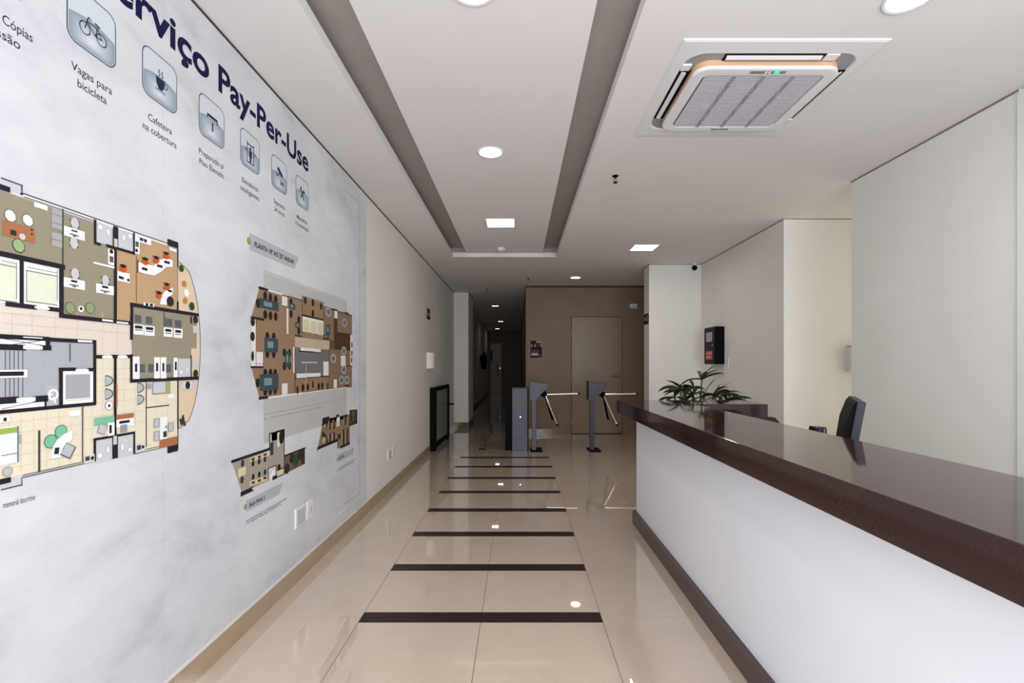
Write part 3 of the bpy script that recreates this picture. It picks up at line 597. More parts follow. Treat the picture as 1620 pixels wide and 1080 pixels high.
for x, y in ((868, 570), (868, 640), (866, 700), (660, 920), (402, 955), (535, 905), (18, 665)): p.disc(w('E', x, y), .013, (44, 34, 26), 7, rz=.026, n=8)
for x, y in ((805, 380), (710, 685), (800, 780), (780, 870), (825, 870), (800, 620), (668, 288)): p.disc(w('E', x, y), .055, (156, 160, 158), 7, rz=.034, n=10); p.disc(w('E', x, y), .030, (96, 106, 108), 8, rz=.018, n=8)
p.build('floor_plan', PRINT, mural, label='brown coloured whole storey floor plan under the banner')
def banner(pts, disc_c, r_, txt, u0, u1, v0, cap, lines):
    p = Plate(); p.poly([w(*q) for q in pts], (182, 183, 190), 1)
    p.disc(disc_c, r_*1.25, (214, 212, 160), 2); p.disc(disc_c, r_, (120, 108, 60), 3); p.disc(disc_c, r_*.7, (172, 160, 100), 4)
    b_ = p.build('plan_banner', PRINT, mural)
    text_on(MB(), txt, u0, u1, v0, cap, place, .03, 2).build('banner_lettering', INK, b_)
    if lines:
        q = Plate()
        for a_, c_ in lines:           # lines of print too small to read
            n = 46; dd = (c_[0]-a_[0])/n; zz = (a_[1]+c_[1])/2
            for k in range(n):
                if R.random() < .86: q.line((a_[0]+k*dd, zz), (a_[0]+(k+.8)*dd, zz), .006, (120, 120, 128), 1)
        q.build('small_print', PRINT, mural, kind='stuff')
def sq(pts):
    return pts
a = w('K', 300, 410); b = w('K', 1135, 770)
zb_ = (w('K', 305, 415)[1]+w('K', 1130, 770)[1])/2
banner([('K', 185, 110), ('K', 1245, 635), ('K', 1150, 885), ('K', 185, 475)], w('K', 178, 285), .0165, 'PLANTA 18º AO 22º ANDAR', w('K', 295, 350)[0], w('K', 1140, 730)[0], zb_, .0245, [])
# ---- two small room plans
p = Plate(); TP = (166, 156, 146)
p.poly([w('D', *q) for q in ((118, 498), (385, 408), (385, 292), (490, 268), (490, 452), (490, 585), (375, 632), (260, 690), (190, 725))], TP, 1)
p.poly([w('D', *q) for q in ((490, 455), (635, 402), (635, 512), (490, 585))], (112, 92, 78), 1)
for s_ in (('D', 118, 494, 385, 405, .014), ('D', 385, 292, 385, 410, .008), ('D', 490, 268, 490, 585, .008), ('D', 430, 282, 490, 268, .008), ('D', 490, 452, 640, 400, .010), ('D', 635, 402, 635, 512, .006), ('D', 375, 545, 375, 630, .006), ('D', 375, 545, 432, 520, .005), ('D', 188, 724, 262, 690, .022), ('D', 490, 585, 435, 605, .006), ('D', 490, 535, 440, 555, .005), ('D', 432, 515, 432, 560, .005), ('D', 412, 615, 432, 600, .02)): p.seg(*s_[:5], s_[5], BK, 4)
p.seg('D', 262, 690, 375, 635, .008, (220, 214, 196), 4)
p.rect('D', 390, 300, 398, 355, WH, 4); p.rect('D', 440, 290, 460, 385, (220, 222, 200), 3); p.rect('D', 378, 545, 428, 622, (214, 214, 218), 3); p.disc(w('D', 395, 600), .014, WH, 4); p.disc(w('D', 408, 575), .014, WH, 4)
p.poly([w('D', *q) for q in ((246, 470), (385, 415), (385, 450), (246, 498))], (222, 208, 176), 3); p.poly([w('D', *q) for q in ((246, 634), (372, 592), (372, 625), (246, 668))], (222, 208, 176), 3)
p.rect('D', 162, 548, 216, 585, (222, 208, 176), 3); p.rect('D', 440, 565, 486, 580, (222, 208, 176), 3)
for x, y in ((267, 508), (310, 493), (352, 478), (268, 603), (311, 586), (352, 570)): p.disc(w('D', x, y), .013, (42, 32, 32), 4, rz=.0155, n=8)
for x, y in ((267, 478), (312, 462), (352, 446), (268, 645), (311, 630), (352, 612)): p.seg('D', x-12, y+2, x+12, y-4, .012, (90, 50, 46), 5, False)
for x, y in ((192, 508), (188, 625)): p.disc(w('D', x, y), .015, (66, 56, 56), 4, rz=.018, n=8)
p.rect('D', 390, 362, 412, 400, (54, 62, 62), 4); p.rect('D', 390, 408, 412, 445, (54, 62, 62), 4); p.disc(w('D', 470, 318), .028, (36, 24, 24), 4, rz=.04); p.disc(w('D', 452, 535), .018, (40, 34, 34), 4)
for x, y, r_, cl in ((572, 485, .04, (48, 72, 46)), (545, 470, .03, (40, 44, 34)), (598, 450, .03, (40, 44, 34)), (510, 545, .03, (50, 36, 30)), (622, 480, .028, (64, 40, 34)), (622, 432, .022, (44, 34, 28))): p.disc(w('D', x, y), r_, cl, 4, n=9)
p.build('floor_plan', PRINT, mural, label='small taupe L shaped room plan low on the wall')
banner([('G', 222, 500), ('G', 925, 150), ('G', 850, 380), ('G', 222, 715)], w('G', 212, 615), .0125, 'SALA FINAL 2', w('G', 280, 560)[0], w('G', 578, 440)[0], (w('G', 280, 615)[1]+w('G', 575, 478)[1])/2, .0190,
       [(w('G', 222, 890), w('G', 990, 465)), (w('G', 222, 950), w('G', 900, 555))])
p = Plate(); TB = (140, 118, 92)
p.poly([w('F', *q) for q in ((95, 210), (470, 140), (470, 550), (345, 602), (302, 625), (302, 508), (22, 612))], TB, 1); p.poly([w('F', *q) for q in ((470, 75), (578, 65), (578, 255), (470, 290))], (86, 66, 42), 1)
for s_ in (('F', 22, 614, 300, 508, .020), ('F', 300, 505, 300, 630, .010), ('F', 98, 215, 170, 212, .034), ('F', 470, 140, 470, 550, .008), ('F', 345, 604, 470, 552, .018), ('F', 578, 65, 578, 258, .010), ('F', 470, 288, 578, 258, .014), ('F', 14, 615, 14, 665, .010), ('F', 345, 155, 345, 290, .014), ('F', 290, 170, 310, 170, .03), ('F', 380, 160, 440, 150, .012)): p.seg(*s_[:5], s_[5], BK, 4)
p.rect('F', 285, 185, 335, 300, (206, 204, 206), 3); p.disc(w('F', 305, 210), .02, WH, 4)
for x, y0, y1 in ((190, 215, 345), (250, 205, 335), (190, 415, 535), (250, 400, 510), (385, 355, 580), (437, 340, 560), (410, 160, 280)): p.rect('F', x-13, y0, x+13, y1, (66, 42, 26), 3); p.rect('F', x-24, y0+14, x-14, y1-10, (188, 176, 150), 4)
p.rect('F', 305, 425, 342, 478, (60, 40, 26), 3); p.disc(w('F', 125, 300), .036, (82, 58, 40), 3, rz=.022); p.disc(w('F', 118, 305), .02, (170, 160, 140), 4, rz=.014)
for k in range(6): p.seg('F', 80+13*k, 415+6*k*k*.6, 93+13*k, 415+6*(k+1)*(k+1)*.6, .035, (70, 44, 28), 3, False)
p.disc(w('F', 108, 505), .03, (176, 166, 146), 4, rz=.022); p.disc(w('F', 520, 190), .05, (60, 40, 24), 2, rz=.03)
for x in (490, 525, 560): p.seg('F', x, 100, x, 230, .014, (150, 140, 112) if x == 525 else (50, 34, 22), 3)
p.build('floor_plan', PRINT, mural, label='small brown room plan near the right end of the print')
banner([('F', 300, 715), ('F', 538, 605), ('F', 520, 705), ('F', 300, 820)], w('F', 297, 775), .0115, 'SALA FINAL 1', w('F', 318, 770)[0], w('F', 404, 730)[0], (w('F', 318, 778)[1]+w('F', 402, 742)[1])/2, .0170,
       [(w('F', 295, 918), w('F', 565, 768)), (w('F', 295, 945), w('F', 530, 810))])
# thin frame line, footnotes
q = Plate()
a = W(568, 321); b = W(568, 781); q.line(a, b, .004, (150, 148, 148), 1); q.line(W(545, 300), a, .004, (150, 148, 148), 1); q.line(W(544, 797.5), b, .004, (130, 128, 128), 1)
q.build('frame_line', PRINT, mural)
text_on(MB(), 'memorial descritivo', w('B', 12, 1050)[0], w('B', 190, 1005)[0], (w('B', 12, 1058)[1]+w('B', 188, 1012)[1])/2, .0155, place, 0, 1).build('footnote_lettering', INKG, mural)
q = Plate(); a = w('C', 190, 1055); b = w('C', 505, 990); n = 60
for k in range(n):
    if R.random() < .85: q.line((a[0]+(b[0]-a[0])*k/n, (a[1]+b[1])/2), (a[0]+(b[0]-a[0])*(k+.8)/n, (a[1]+b[1])/2), .006, (150, 148, 148), 1)
q.build('small_print', PRINT, mural, kind='stuff')
q = Plate(); q.poly([W(535, 812), W(545, 805.5), W(543, 804), W(545.5, 803.5), W(546, 806), W(536, 814)], (246, 246, 244), 1); q.build('torn_patch', PRINT, mural, label='white torn scuff low on the print')

# ------------------------------------------------------------------ wall plates on the left wall
def wplate(name, y0, y1, z0, z1, label, cat, group, kind_):
    y = (y0+y1)/2
    o = thing(name, (XL, y, z0), label, cat, group)
    x = XL+.002 if y < 4.18 else XL
    MB().bbox(x, x+.009, y0, y1, z0, z1, .003).build('cover', ABS, o)
    if kind_ == 'socket': MB().bbox(x+.009, x+.013, y-.012, y+.012, (z0+z1)/2-.02, (z0+z1)/2+.02, .002).build('insert', ABSG, o)
    else: MB().bbox(x+.009, x+.0115, y0+.014, y1-.014, z0+.014, z1-.014, .001).build('blank', ABSG, o)
G = 'plates low on the left wall'
wplate('wall_plate', 2.842, 2.972, .315, .432, 'wide blank white wall plate low on the marbled print', 'wall plate', G, 'blank')
wplate('wall_plate', 2.995, 3.084, .318, .432, 'narrow white socket plate low on the marbled print', 'wall plate', G, 'socket')
wplate('wall_plate', 4.870, 4.99, .315, .425, 'wide blank white wall plate low on the plain white wall', 'wall plate', G, 'blank')
wplate('wall_plate', 5.035, 5.13, .318, .432, 'narrow white socket plate low on the plain white wall', 'wall plate', G, 'socket')

# half-round white wall fitting
wl = thing('wall_lamp', (XL, 7.05, 1.21), 'white half round wall fitting above the black framed gate', 'wall lamp')
pts = [(XL+.012, 6.95), (XL+.012, 7.15)] + [(XL+.012+.085*math.sin(math.radians(a)), 7.05+.1*math.cos(math.radians(a))) for a in range(15, 180, 15)]
MB().prism(pts, 'z', 1.22, 1.445).build('shade', mat('lamp_opal', (226, 222, 214), .4), wl)
MB().bbox(XL, XL+.012, 6.94, 7.16, 1.21, 1.455, .003).build('back_plate', ABS, wl)

def sign(loc, axis, label):
    """black plate with a white running figure and arrow; axis = direction of its face"""
    s_ = thing('escape_sign', loc, label, 'sign', 'black escape signs')
    x, y, z = loc; sg = 1 if axis > 0 else -1
    MB().bbox(min(x, x+sg*.006), max(x, x+sg*.006), y-.115, y+.115, z, z+.155, .001).build('plate', BLACK, s_)
    m_ = MB(); X = x+sg*.0068
    def pl(pts): m_.add([(X, y+u, z+v) for u, v in pts], [list(range(len(pts)))])
    pl(rrect(-.085, .085-.07, .03, .125, .006, 3)) if False else None
    pl([(-.09, .03), (-.082, .03), (-.082, .13), (-.09, .13)]); pl([(-.012, .03), (-.02, .03), (-.02, .13), (-.012, .13)]); pl([(-.09, .124), (-.012, .124), (-.012, .13), (-.09, .13)])
    pl([(-.055+.012*math.cos(t*.7), .108+.012*math.sin(t*.7)) for t in range(9)]); pl([(-.062, .095), (-.044, .095), (-.042, .065), (-.06, .065)])
    pl([(-.06, .066), (-.048, .066), (-.066, .034), (-.076, .036)]); pl([(-.052, .066), (-.042, .066), (-.028, .04), (-.036, .036)]); pl([(-.062, .092), (-.058, .082), (-.078, .07), (-.078, .08)]); pl([(-.046, .092), (-.046, .082), (-.028, .078), (-.028, .086)])
    pl([(.01, .07), (.05, .07), (.05, .045), (.09, .08), (.05, .115), (.05, .09), (.01, .09)])
    m_.build('pictogram', mat('sign_white', (196, 200, 186), .5), s_)
    return s_
sign((XL, 7.08, 1.925), 1, 'black escape sign with white running figure on left wall')
sign((1.895, 7.24, 1.87), -1, 'black escape sign with white running figure on the side of the white pier')

# ------------------------------------------------------------------ black framed gate folded by the left wall
gt = thing('swing_gate', (-1.25, 7.8, 0), 'low black framed glass gate standing by the left wall', 'gate')
M = Matrix.Translation((-1.275, 7.24, 0)) @ Matrix.Rotation(math.radians(-2.4), 4, 'Z')
def gp(): m_ = MB(); m_.xf = M; return m_
gp().bbox(-.03, .05, -.05, .09, 0, .935, .004).build('post', BLACKM, gt); gp().bbox(-.02, .035, 1.13, 1.22, .0, .935, .004).build('post', BLACKM, gt)
gp().bbox(-.012, .028, .09, 1.13, .875, .935, .003).build('rail', BLACKM, gt); gp().bbox(-.012, .028, .09, 1.13, .02, .10, .003).build('rail', BLACKM, gt)
gp().box(.004, .014, .09, 1.13, .10, .875).build('pane', GLASS, gt)
gp().tube([(.03, 1.15, .60), (.13, 1.15, .60)], .012).bbox(.03, .045, 1.12, 1.18, .57, .63, .003).build('latch', BLACKM, gt)

# ------------------------------------------------------------------ turnstiles
def turnstile(x, label):
    d = 7.2
    t_ = thing('turnstile', (x, d, 0), label, 'turnstile', 'tripod turnstiles')
    MB().bbox(x-.033, x+.033, d+.02, d+.10, .012, .80, .004).build('post', BLUEGREY, t_)
    MB().bbox(x-.05, x+.125, d-.06, d+.28, 0, .012, .003).build('base_plate', BLACKM, t_)
    hx = x-.053
    body = [(hx, 1.02), (hx+.245, .985), (hx+.245, .925), (hx+.215, .905), (hx+.09, .772), (hx+.01, .752), (hx, .76)]
    MB().prism(body, 'y', d-.05, d+.22).build('head', BLUEGREY, t_)
    MB().prism([(hx-.008, 1.034), (hx+.253, .997), (hx+.253, .925), (hx+.245, .922), (hx+.245, .985), (hx, 1.02), (hx, .755), (hx-.008, .755)], 'y', d-.054, d+.224).build('cover', DKGREY, t_)
    hub = Vector((hx+.185, d+.05, .845))
    MB().cyl(hub+Vector((-.04, 0, .035)), hub+Vector((.045, 0, -.03)), .055, .04).build('hub', BLACK, t_)
    o = hub+Vector((.03, 0, -.012))
    for k, dv in enumerate(((.5, -.01, .012), (.17, -.2, -.43), (.13, .30, -.39))):
        q = o+Vector(dv); n_ = Vector(dv).normalized()
        a_ = MB().cyl(o, q, .0165).build('arm', CHROME if k < 2 else BLACKM, t_)  # rear arm coloured black for its shade; the other two are chrome
        MB().cyl(q-n_*.012, q+n_*.012, .0175).build('end_cap', BLACK, a_)
    return t_
turnstile(.23, 'blue grey tripod turnstile beside the waist high cabinet')
turnstile(1.09, 'blue grey tripod turnstile nearest the reception counter')
cb = thing('turnstile_cabinet', (0, 7.4, 0), 'waist high blue grey turnstile cabinet with black side', 'turnstile cabinet')
MB().bbox(-.093, .137, 7.25, 7.56, .0, .915, .004).build('body', BLUEGREY, cb)
MB().bbox(-.098, .142, 7.245, 7.57, .915, .932, .003).build('lid', DKGREY, cb)
MB().bbox(-.195, -.098, 7.27, 7.6, 0, .90, .004).build('side_casing', BLACKM, cb, label='black side casing')
MB().bbox(-.075, .122, 7.243, 7.25, .20, .885, .002).build('door', BLUEGREY, cb)
MB().cyl((.03, 7.243, .5), (.03, 7.236, .5), .011).build('lock', CHROME, cb)
MB().bbox(.142, .15, 7.26, 7.55, 0, .93, .002).build('edge_trim', BLACKM, cb)

# ------------------------------------------------------------------ things on the taupe wall
ps = thing('poster', (.325, BACK, 1.41), 'small dark poster with pale photo corner on the taupe wall', 'poster')
MB().bbox(.225, .435, BACK-.008, BACK, 1.405, 1.715, .001).build('board', mat('poster_dark', (34, 20, 20), .6, spec=.15), ps)
pp = MB(); Y = BACK-.0088
def pq(x0, x1, z0, z1, col): pp.c = rgb(*col); pp.add([(x0, Y, z0), (x1, Y, z0), (x1, Y, z1), (x0, Y, z1)], [(0, 1, 2, 3)])
pq(.33, .432, 1.66, 1.712, (176, 160, 134)); pq(.415, .432, 1.60, 1.66, (186, 172, 150)); pq(.335, .415, 1.6, 1.675, (78, 54, 34)); pq(.24, .258, 1.60, 1.65, (190, 182, 176)); pq(.30, .318, 1.60, 1.65, (190, 182, 176)); pq(.245, .315, 1.595, 1.602, (120, 112, 108))
pq(.24, .40, 1.525, 1.545, (84, 68, 74)); pq(.24, .38, 1.495, 1.52, (84, 68, 74)); pq(.24, .365, 1.442, 1.488, (196, 180, 180)); pq(.37, .43, 1.41, 1.48, (96, 34, 42)); pq(.37, .428, 1.405, 1.412, (150, 40, 48))
pp.build('picture', PRINT, ps)
eb = thing('emergency_light', (2.115, BACK, 2.3), 'small white box high on the taupe wall right of the door', 'wall light')
MB().bbox(2.05, 2.18, BACK-.05, BACK, 2.305, 2.39, .006).build('body', ABS, eb); MB().bbox(2.06, 2.17, BACK-.055, BACK-.05, 2.315, 2.345, .003).build('lens', ABSG, eb)
so = thing('power_box', (.385, BACK-.06, 0), 'small white power box on the floor at the taupe wall', 'power box')
MB().bbox(.33, .44, BACK-.06, BACK-.012, 0, .075, .006).build('body', ABS, so); MB().bbox(.345, .425, BACK-.063, BACK-.06, .02, .055, .002).build('socket', ABSG, so)

# corridor extinguisher
ex = thing('fire_extinguisher', (-1.17, 16.6, 1.08), 'dark fire extinguisher hanging on the left wall far down the corridor', 'fire extinguisher')
MB().lathe((-1.18, 16.6, 1.12), [(0, 0), (.085, .0), (.095, .03), (.095, .42), (.07, .48), (.03, .51), (.03, .54), (0, .54)]).build('cylinder', BLACKM, ex)
MB().box(-1.20, -1.10, 16.58, 16.62, 1.66, 1.69).box(-1.21, -1.13, 16.58, 16.62, 1.70, 1.73).build('handle', BLACK, ex)
MB().tube([(-1.14, 16.6, 1.68), (-1.08, 16.6, 1.6), (-1.07, 16.6, 1.4), (-1.09, 16.6, 1.25)], .014).build('hose', BLACK, ex)
MB().box(XL, -1.27, 16.56, 16.64, 1.4, 1.6).build('bracket', BLACK, ex)

# ------------------------------------------------------------------ ceiling fittings
def lamp_light(o, x, y, z, size, power, shape='DISK'):
    l = bpy.data.lights.new('lamp_light', 'AREA'); l.shape = shape; l.size = size; l.energy = power; l.color = (1, .96, .88); l.spread = math.radians(165)
    q = bpy.data.objects.new('lamp_light', l); C.objects.link(q); q.parent = o; q.location = (0, 0, -.006)
def round_light(x, y, z, label, m=LAMP, power=3):
    o = thing('ceiling_light', (x, y, z), label, 'ceiling light', 'recessed ceiling lights')
    MB().lathe((x, y, z), [(.078, -.001), (.092, -.006), (.097, -.004), (.097, 0)], 32).build('rim', ABS, o)
    MB().lathe((x, y, z), [(0, -.003), (.0785, -.003)], 32).build('diffuser', m, o); lamp_light(o, x, y, z, .15, power)
def square_light(x, y, z, s_, label, m=LAMP, power=6):
    o = thing('ceiling_light', (x, y, z), label, 'ceiling light', 'recessed ceiling lights')
    a_ = s_/2; b_ = a_+.014
    MB().box(x-b_, x+b_, y-b_, y-a_, z-.006, z).box(x-b_, x+b_, y+a_, y+b_, z-.006, z).box(x-b_, x-a_, y-a_, y+a_, z-.006, z).box(x+a_, x+b_, y-a_, y+a_, z-.006, z).build('rim', ABS, o)
    MB().box(x-a_, x+a_, y-a_, y+a_, z-.003, z-.0005).build('diffuser', m, o); lamp_light(o, x, y, z, s_, power, 'SQUARE')
round_light(-.182, 1.965, ZP, 'round lit downlight at the top edge of the photo in the floating panel')
round_light(-.197, 3.478, ZP, 'round lit downlight in the middle of the floating panel')
square_light(-.188, 5.2, ZP, .285, 'square lit downlight in the floating panel near its far end', power=.6)
square_light(1.56, 6.08, ZC, .285, 'square lit downlight in the main ceiling above the far end of reception', power=4)
round_light(.955, 8.18, ZC, 'round lit downlight close to the taupe wall', power=.25)
round_light(1.555, 1.94, ZC, 'round lit downlight above the counter at top right corner', power=7)
square_light(-.57, 12.1, ZC, .15, 'square lit downlight in the corridor, nearest of the three', LAMPD, .35)
square_light(-.59, 16.4, ZC, .16, 'square lit downlight in the corridor, middle of the three', LAMPD, .35)
square_light(-.84, 19.7, ZC, .16, 'square lit downlight in the corridor, farthest of the three', LAMPD, .35)

sd = thing('smoke_detector', (-.222, 6.33, ZP), 'white smoke detector at the far end of the floating panel', 'smoke detector')
MB().lathe((-.222, 6.33, ZP), [(.055, 0), (.055, -.022), (.048, -.03), (.03, -.034)]).build('base', ABS, sd); MB().lathe((-.222, 6.33, ZP), [(.03, -.032), (.03, -.046), (.018, -.055), (0, -.056)]).build('sensor', ABSG, sd)
def sprinkler(x, y, label):
    o = thing('sprinkler', (x, y, ZC), label, 'sprinkler', 'ceiling sprinklers')
    MB().lathe((x, y, ZC), [(.024, 0), (.022, -.006), (.009, -.008), (.008, -.02)]).build('rosette', BLACKM, o)
    MB().tube([(x-.008, y, ZC-.018), (x-.012, y, ZC-.034), (x-.006, y, ZC-.05)], .0025).tube([(x+.008, y, ZC-.018), (x+.012, y, ZC-.034), (x+.006, y, ZC-.05)], .0025).cyl((x, y, ZC-.02), (x, y, ZC-.05), .003).build('frame', STEEL, o)
    MB().cyl((x, y, ZC-.05), (x, y, ZC-.054), .017).build('deflector', BLACKM, o)
sprinkler(.748, 3.776, 'dark sprinkler head in the ceiling left of the air conditioner')
sprinkler(.17, 8.25, 'dark sprinkler head at the left corner of the taupe wall')
sprinkler(-.6, 9.45, 'dark sprinkler head at the mouth of the corridor')
sc = thing('security_camera', (2.53, 7.03, ZC), 'small black dome camera in the corner above the white pier', 'security camera')
MB().lathe((2.53, 7.03, ZC), [(.03, 0), (.03, -.014), (.014, -.018), (.012, -.035)]).build('mount', ABS, sc)
b_ = MB(); b_.lathe((2.53, 7.03, ZC-.065), [(.037*math.sin(math.radians(a)), .037*math.cos(math.radians(a))) for a in range(0, 181, 15)]); b_.build('lens_ball', BLACK, sc)

# ------------------------------------------------------------------ cassette air conditioner
ax0, ax1, ay0, ay1 = .738, 1.672, 2.188, 3.112; cx, cy = (ax0+ax1)/2, (ay0+ay1)/2; zf = ZC-.008
ac = thing('air_conditioner', (cx, cy, zf), 'square white ceiling cassette air conditioner with central grille', 'air conditioner')
def rsq(hx, hy, r, n=8): return [(cx+u, cy+v) for u, v in rrect(-hx, hx, -hy, hy, r, n)]
def ring2(mb, o_, i_, z0, z1):
    n = len(o_); mb.add([(p[0], p[1], z0) for p in o_]+[(p[0], p[1], z1) for p in i_], [(k, n+k, n+(k+1) % n, (k+1) % n) for k in range(n)])
fm = MB(); O = rsq(.467, .462, .004); O2 = rsq(.455, .450, .006); I = rsq(.415, .372, .10); I2 = rsq(.407, .364, .095)
ring2(fm, O, O, ZC, zf+.004); ring2(fm, O, O2, zf+.004, zf); ring2(fm, O2, I, zf, zf-.001); ring2(fm, I, I2, zf-.001, zf+.006)
fm.build('frame', ABS, ac)
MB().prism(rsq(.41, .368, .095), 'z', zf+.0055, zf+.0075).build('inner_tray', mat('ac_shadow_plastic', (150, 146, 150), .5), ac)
# discharge slots with their louvres
for k in range(4):
    m_ = MB(); m_.xf = Matrix.Translation((cx, cy, 0)) @ Matrix.Rotation(k*math.pi/2, 4, 'Z')
    e_ = .045*(k % 2)
    m_.box(-.235, .235, -.364-e_, -.30-e_, zf+.002, zf+.0053); sl = m_.build('outlet', BLACK, ac)
    m_ = MB(); m_.xf = Matrix.Translation((cx, cy, 0)) @ Matrix.Rotation(k*math.pi/2, 4, 'Z')
    prof = [(-.352-e_, zf-.001), (-.340-e_, zf-.006), (-.330-e_, zf-.007), (-.330-e_, zf-.003), (-.340-e_, zf-.002), (-.352-e_, zf+.003)]
    m_.prism(prof, 'x', -.225, .225); m_.build('louvre', ABS, ac)
    m_ = MB(); m_.xf = Matrix.Translation((cx, cy, 0)) @ Matrix.Rotation(k*math.pi/2, 4, 'Z')
    m_.bbox(.238, .30-e_*.3, -.366-e_, -.32-e_, zf-.004, zf+.0055, .003); m_.build('corner_block', ABS, ac)
zg = zf-.037
gpn = MB(); gpn.m(1).prism(rsq(.352, .312, .075), 'z', zg+.008, zf+.014)
O = rsq(.354, .314, .075); O2 = rsq(.346, .306, .07); I = rsq(.300, .262, .035); I2 = rsq(.296, .258, .033)
gpn.m(0); ring2(gpn, O, O, zg+.014, zg+.004); ring2(gpn, O, O2, zg+.004, zg); ring2(gpn, O2, I, zg, zg); ring2(gpn, I, I2, zg, zg+.006)
gpn.build('grille_panel', [ABS, PEACH], ac)
MB().prism(rsq(.297, .259, .033), 'z', zg+.0055, zg+.0075).build('filter_back', mat('grille_back', (104, 98, 108), .6), ac)
fn = MB()
for k in range(34):
    y = cy-.25+.5*k/33
    fn.box(cx-.288, cx+.288, y-.0040, y+.0040, zg+.001, zg+.0054)
fn.build('grille_fins', ABSG, ac, kind='stuff')
for k in (-1, 0, 1):
    r_ = MB()
    for j in range(38):
        y = cy-.25+.5*(j+.5)/37
        r_.box(cx+k*.145-.010, cx+k*.145-.003, y-.005, y+.001, zg-.0005, zg+.003).box(cx+k*.145+.002, cx+k*.145+.009, y-.001, y+.005, zg-.0005, zg+.003)
    r_.build('grille_rib', mat('rib_grey', (118, 112, 118), .6), ac)
dsp = MB().box(cx-.085, cx+.085, cy-.296, cy-.276, zg-.002, zg).build('display_strip', mat('display_grey', (128, 128, 132), .4), ac)
def cplace(z):
    return lambda u, v, l: (u, v, z-l*.0004)
text_on(MB(), 'N', cx-.015, cx+.012, cy-.295, .017, lambda u, v, l: (u, v, zg-.0026), .06).build('letter', mat('letter_white', (250, 250, 255), .4), dsp)
MB().box(cx+.03, cx+.056, cy-.297, cy-.275, zg-.003, zg-.002).build('status_light', GREENLED, dsp, label='green lit status light')
text_on(MB(), 'HITACHI', cx-.05, cx+.05, cy+.278, .018, lambda u, v, l: (u, v, zg-.0008), .03).build('lettering', DKGREY, ac)

# ------------------------------------------------------------------ reception counter
TZ, TB_ = .981, .880
rc = thing('reception_counter', (1.2, 2, 0), 'long white reception counter with thick dark brown L shaped top', 'reception counter')
cf = .03
outline = [(.81, -.9), (1.30, -.9), (1.30, 3.60), (1.835, 3.60), (1.835, 4.03), (.81, 4.03)]
tb = MB(); tb.prism(outline, 'z', TB_, TZ); ct = tb.build('countertop', QUARTZ, rc)
bv = ct.modifiers.new('edge', 'BEVEL'); bv.width = .003; bv.segments = 2
MB().box(.948, 1.06, -.85, 3.93, .0, TB_).build('front_panel', PLAIN, rc)
MB().box(1.06, 1.80, 3.82, 3.93, 0, TB_).build('end_panel', PLAIN, rc)
MB().box(.918, .948, -.85, 3.945, 0, .099).box(.948, 1.80, 3.93, 3.945, 0, .099).build('kickboard', mat('dark_brown_kickboard', (74, 56, 52), .3, noise=.12, nscale=60), rc)
dk = thing('work_desk', (1.42, 1.9, 0), 'dark work desk hidden behind the reception counter', 'desk')
MB().bbox(1.065, 1.78, .6, 2.86, .715, .745, .003).build('desk_top', DESKM, dk)
for y in (.62, 2.80): MB().box(1.1, 1.76, y, y+.03, 0, .715).build('side_panel', DESKM, dk)

# monitor, leaning back, its screen turned to the receptionist
mn = thing('monitor', (1.56, 2.25, .745), 'black computer monitor seen edge on above the counter', 'monitor')
A = Vector((1.44, 2.06, 0)); B = Vector((1.66, 2.44, 0)); mid = (A+B)/2; u = (B-A).normalized(); nrm = Vector((u.y, -u.x, 0))
tilt = math.radians(-9)
base = Matrix.Translation((mid.x, mid.y, 1.115)) @ Matrix(((u.x, nrm.x, 0, 0), (u.y, nrm.y, 0, 0), (0, 0, 1, 0), (0, 0, 0, 1))) @ Matrix.Rotation(tilt, 4, 'X')
def mo(): m_ = MB(); m_.xf = base; return m_
mo().bbox(-.22, .22, -.012, .020, -.335, 0, .004).build('bezel', mat('monitor_edge', (34, 37, 46), .45, spec=.3), mn)
mo().prism([(-.012, -.004), (-.022, -.02), (-.036, -.10), (-.034, -.24), (-.012, -.32)], 'x', -.205, .205).build('back_shell', BLACK, mn)
mo().box(-.205, .205, .020, .021, -.315, -.018).build('screen', SCREEN, mn)
MB().cyl((mid.x-.05, mid.y+.03, .755), (mid.x-.035, mid.y+.02, .92), .025).build('stand', BLACK, mn)
MB().lathe((mid.x-.04, mid.y+.02, .745), [(0, .014), (.09, .012), (.11, .004), (.11, 0)]).build('foot', BLACK, mn)
# desk telephone whose cradle just shows
ph = thing('desk_phone', (1.66, 2.72, .745), 'small glossy black device peeping over the counter beside the monitor', 'phone')
MB().bbox(1.60, 1.72, 2.66, 2.80, .745, .785, .006).build('foot', BLACK, ph)
MB().prism([(1.628, .785), (1.702, .785), (1.694, .918), (1.688, .929), (1.636, .929), (1.630, .918)], 'y', 2.69, 2.75).build('body', mat('gloss_black', (12, 11, 16), .08), ph)
MB().prism([(1.640, .89), (1.668, .89), (1.668, .918), (1.640, .918)], 'y', 2.685, 2.69).build('display', SCREEN, ph)
MB().bbox(1.672, 1.684, 2.683, 2.69, .86, .922, .002).build('key_strip', mat('key_blue_grey', (90, 92, 120), .3), ph)

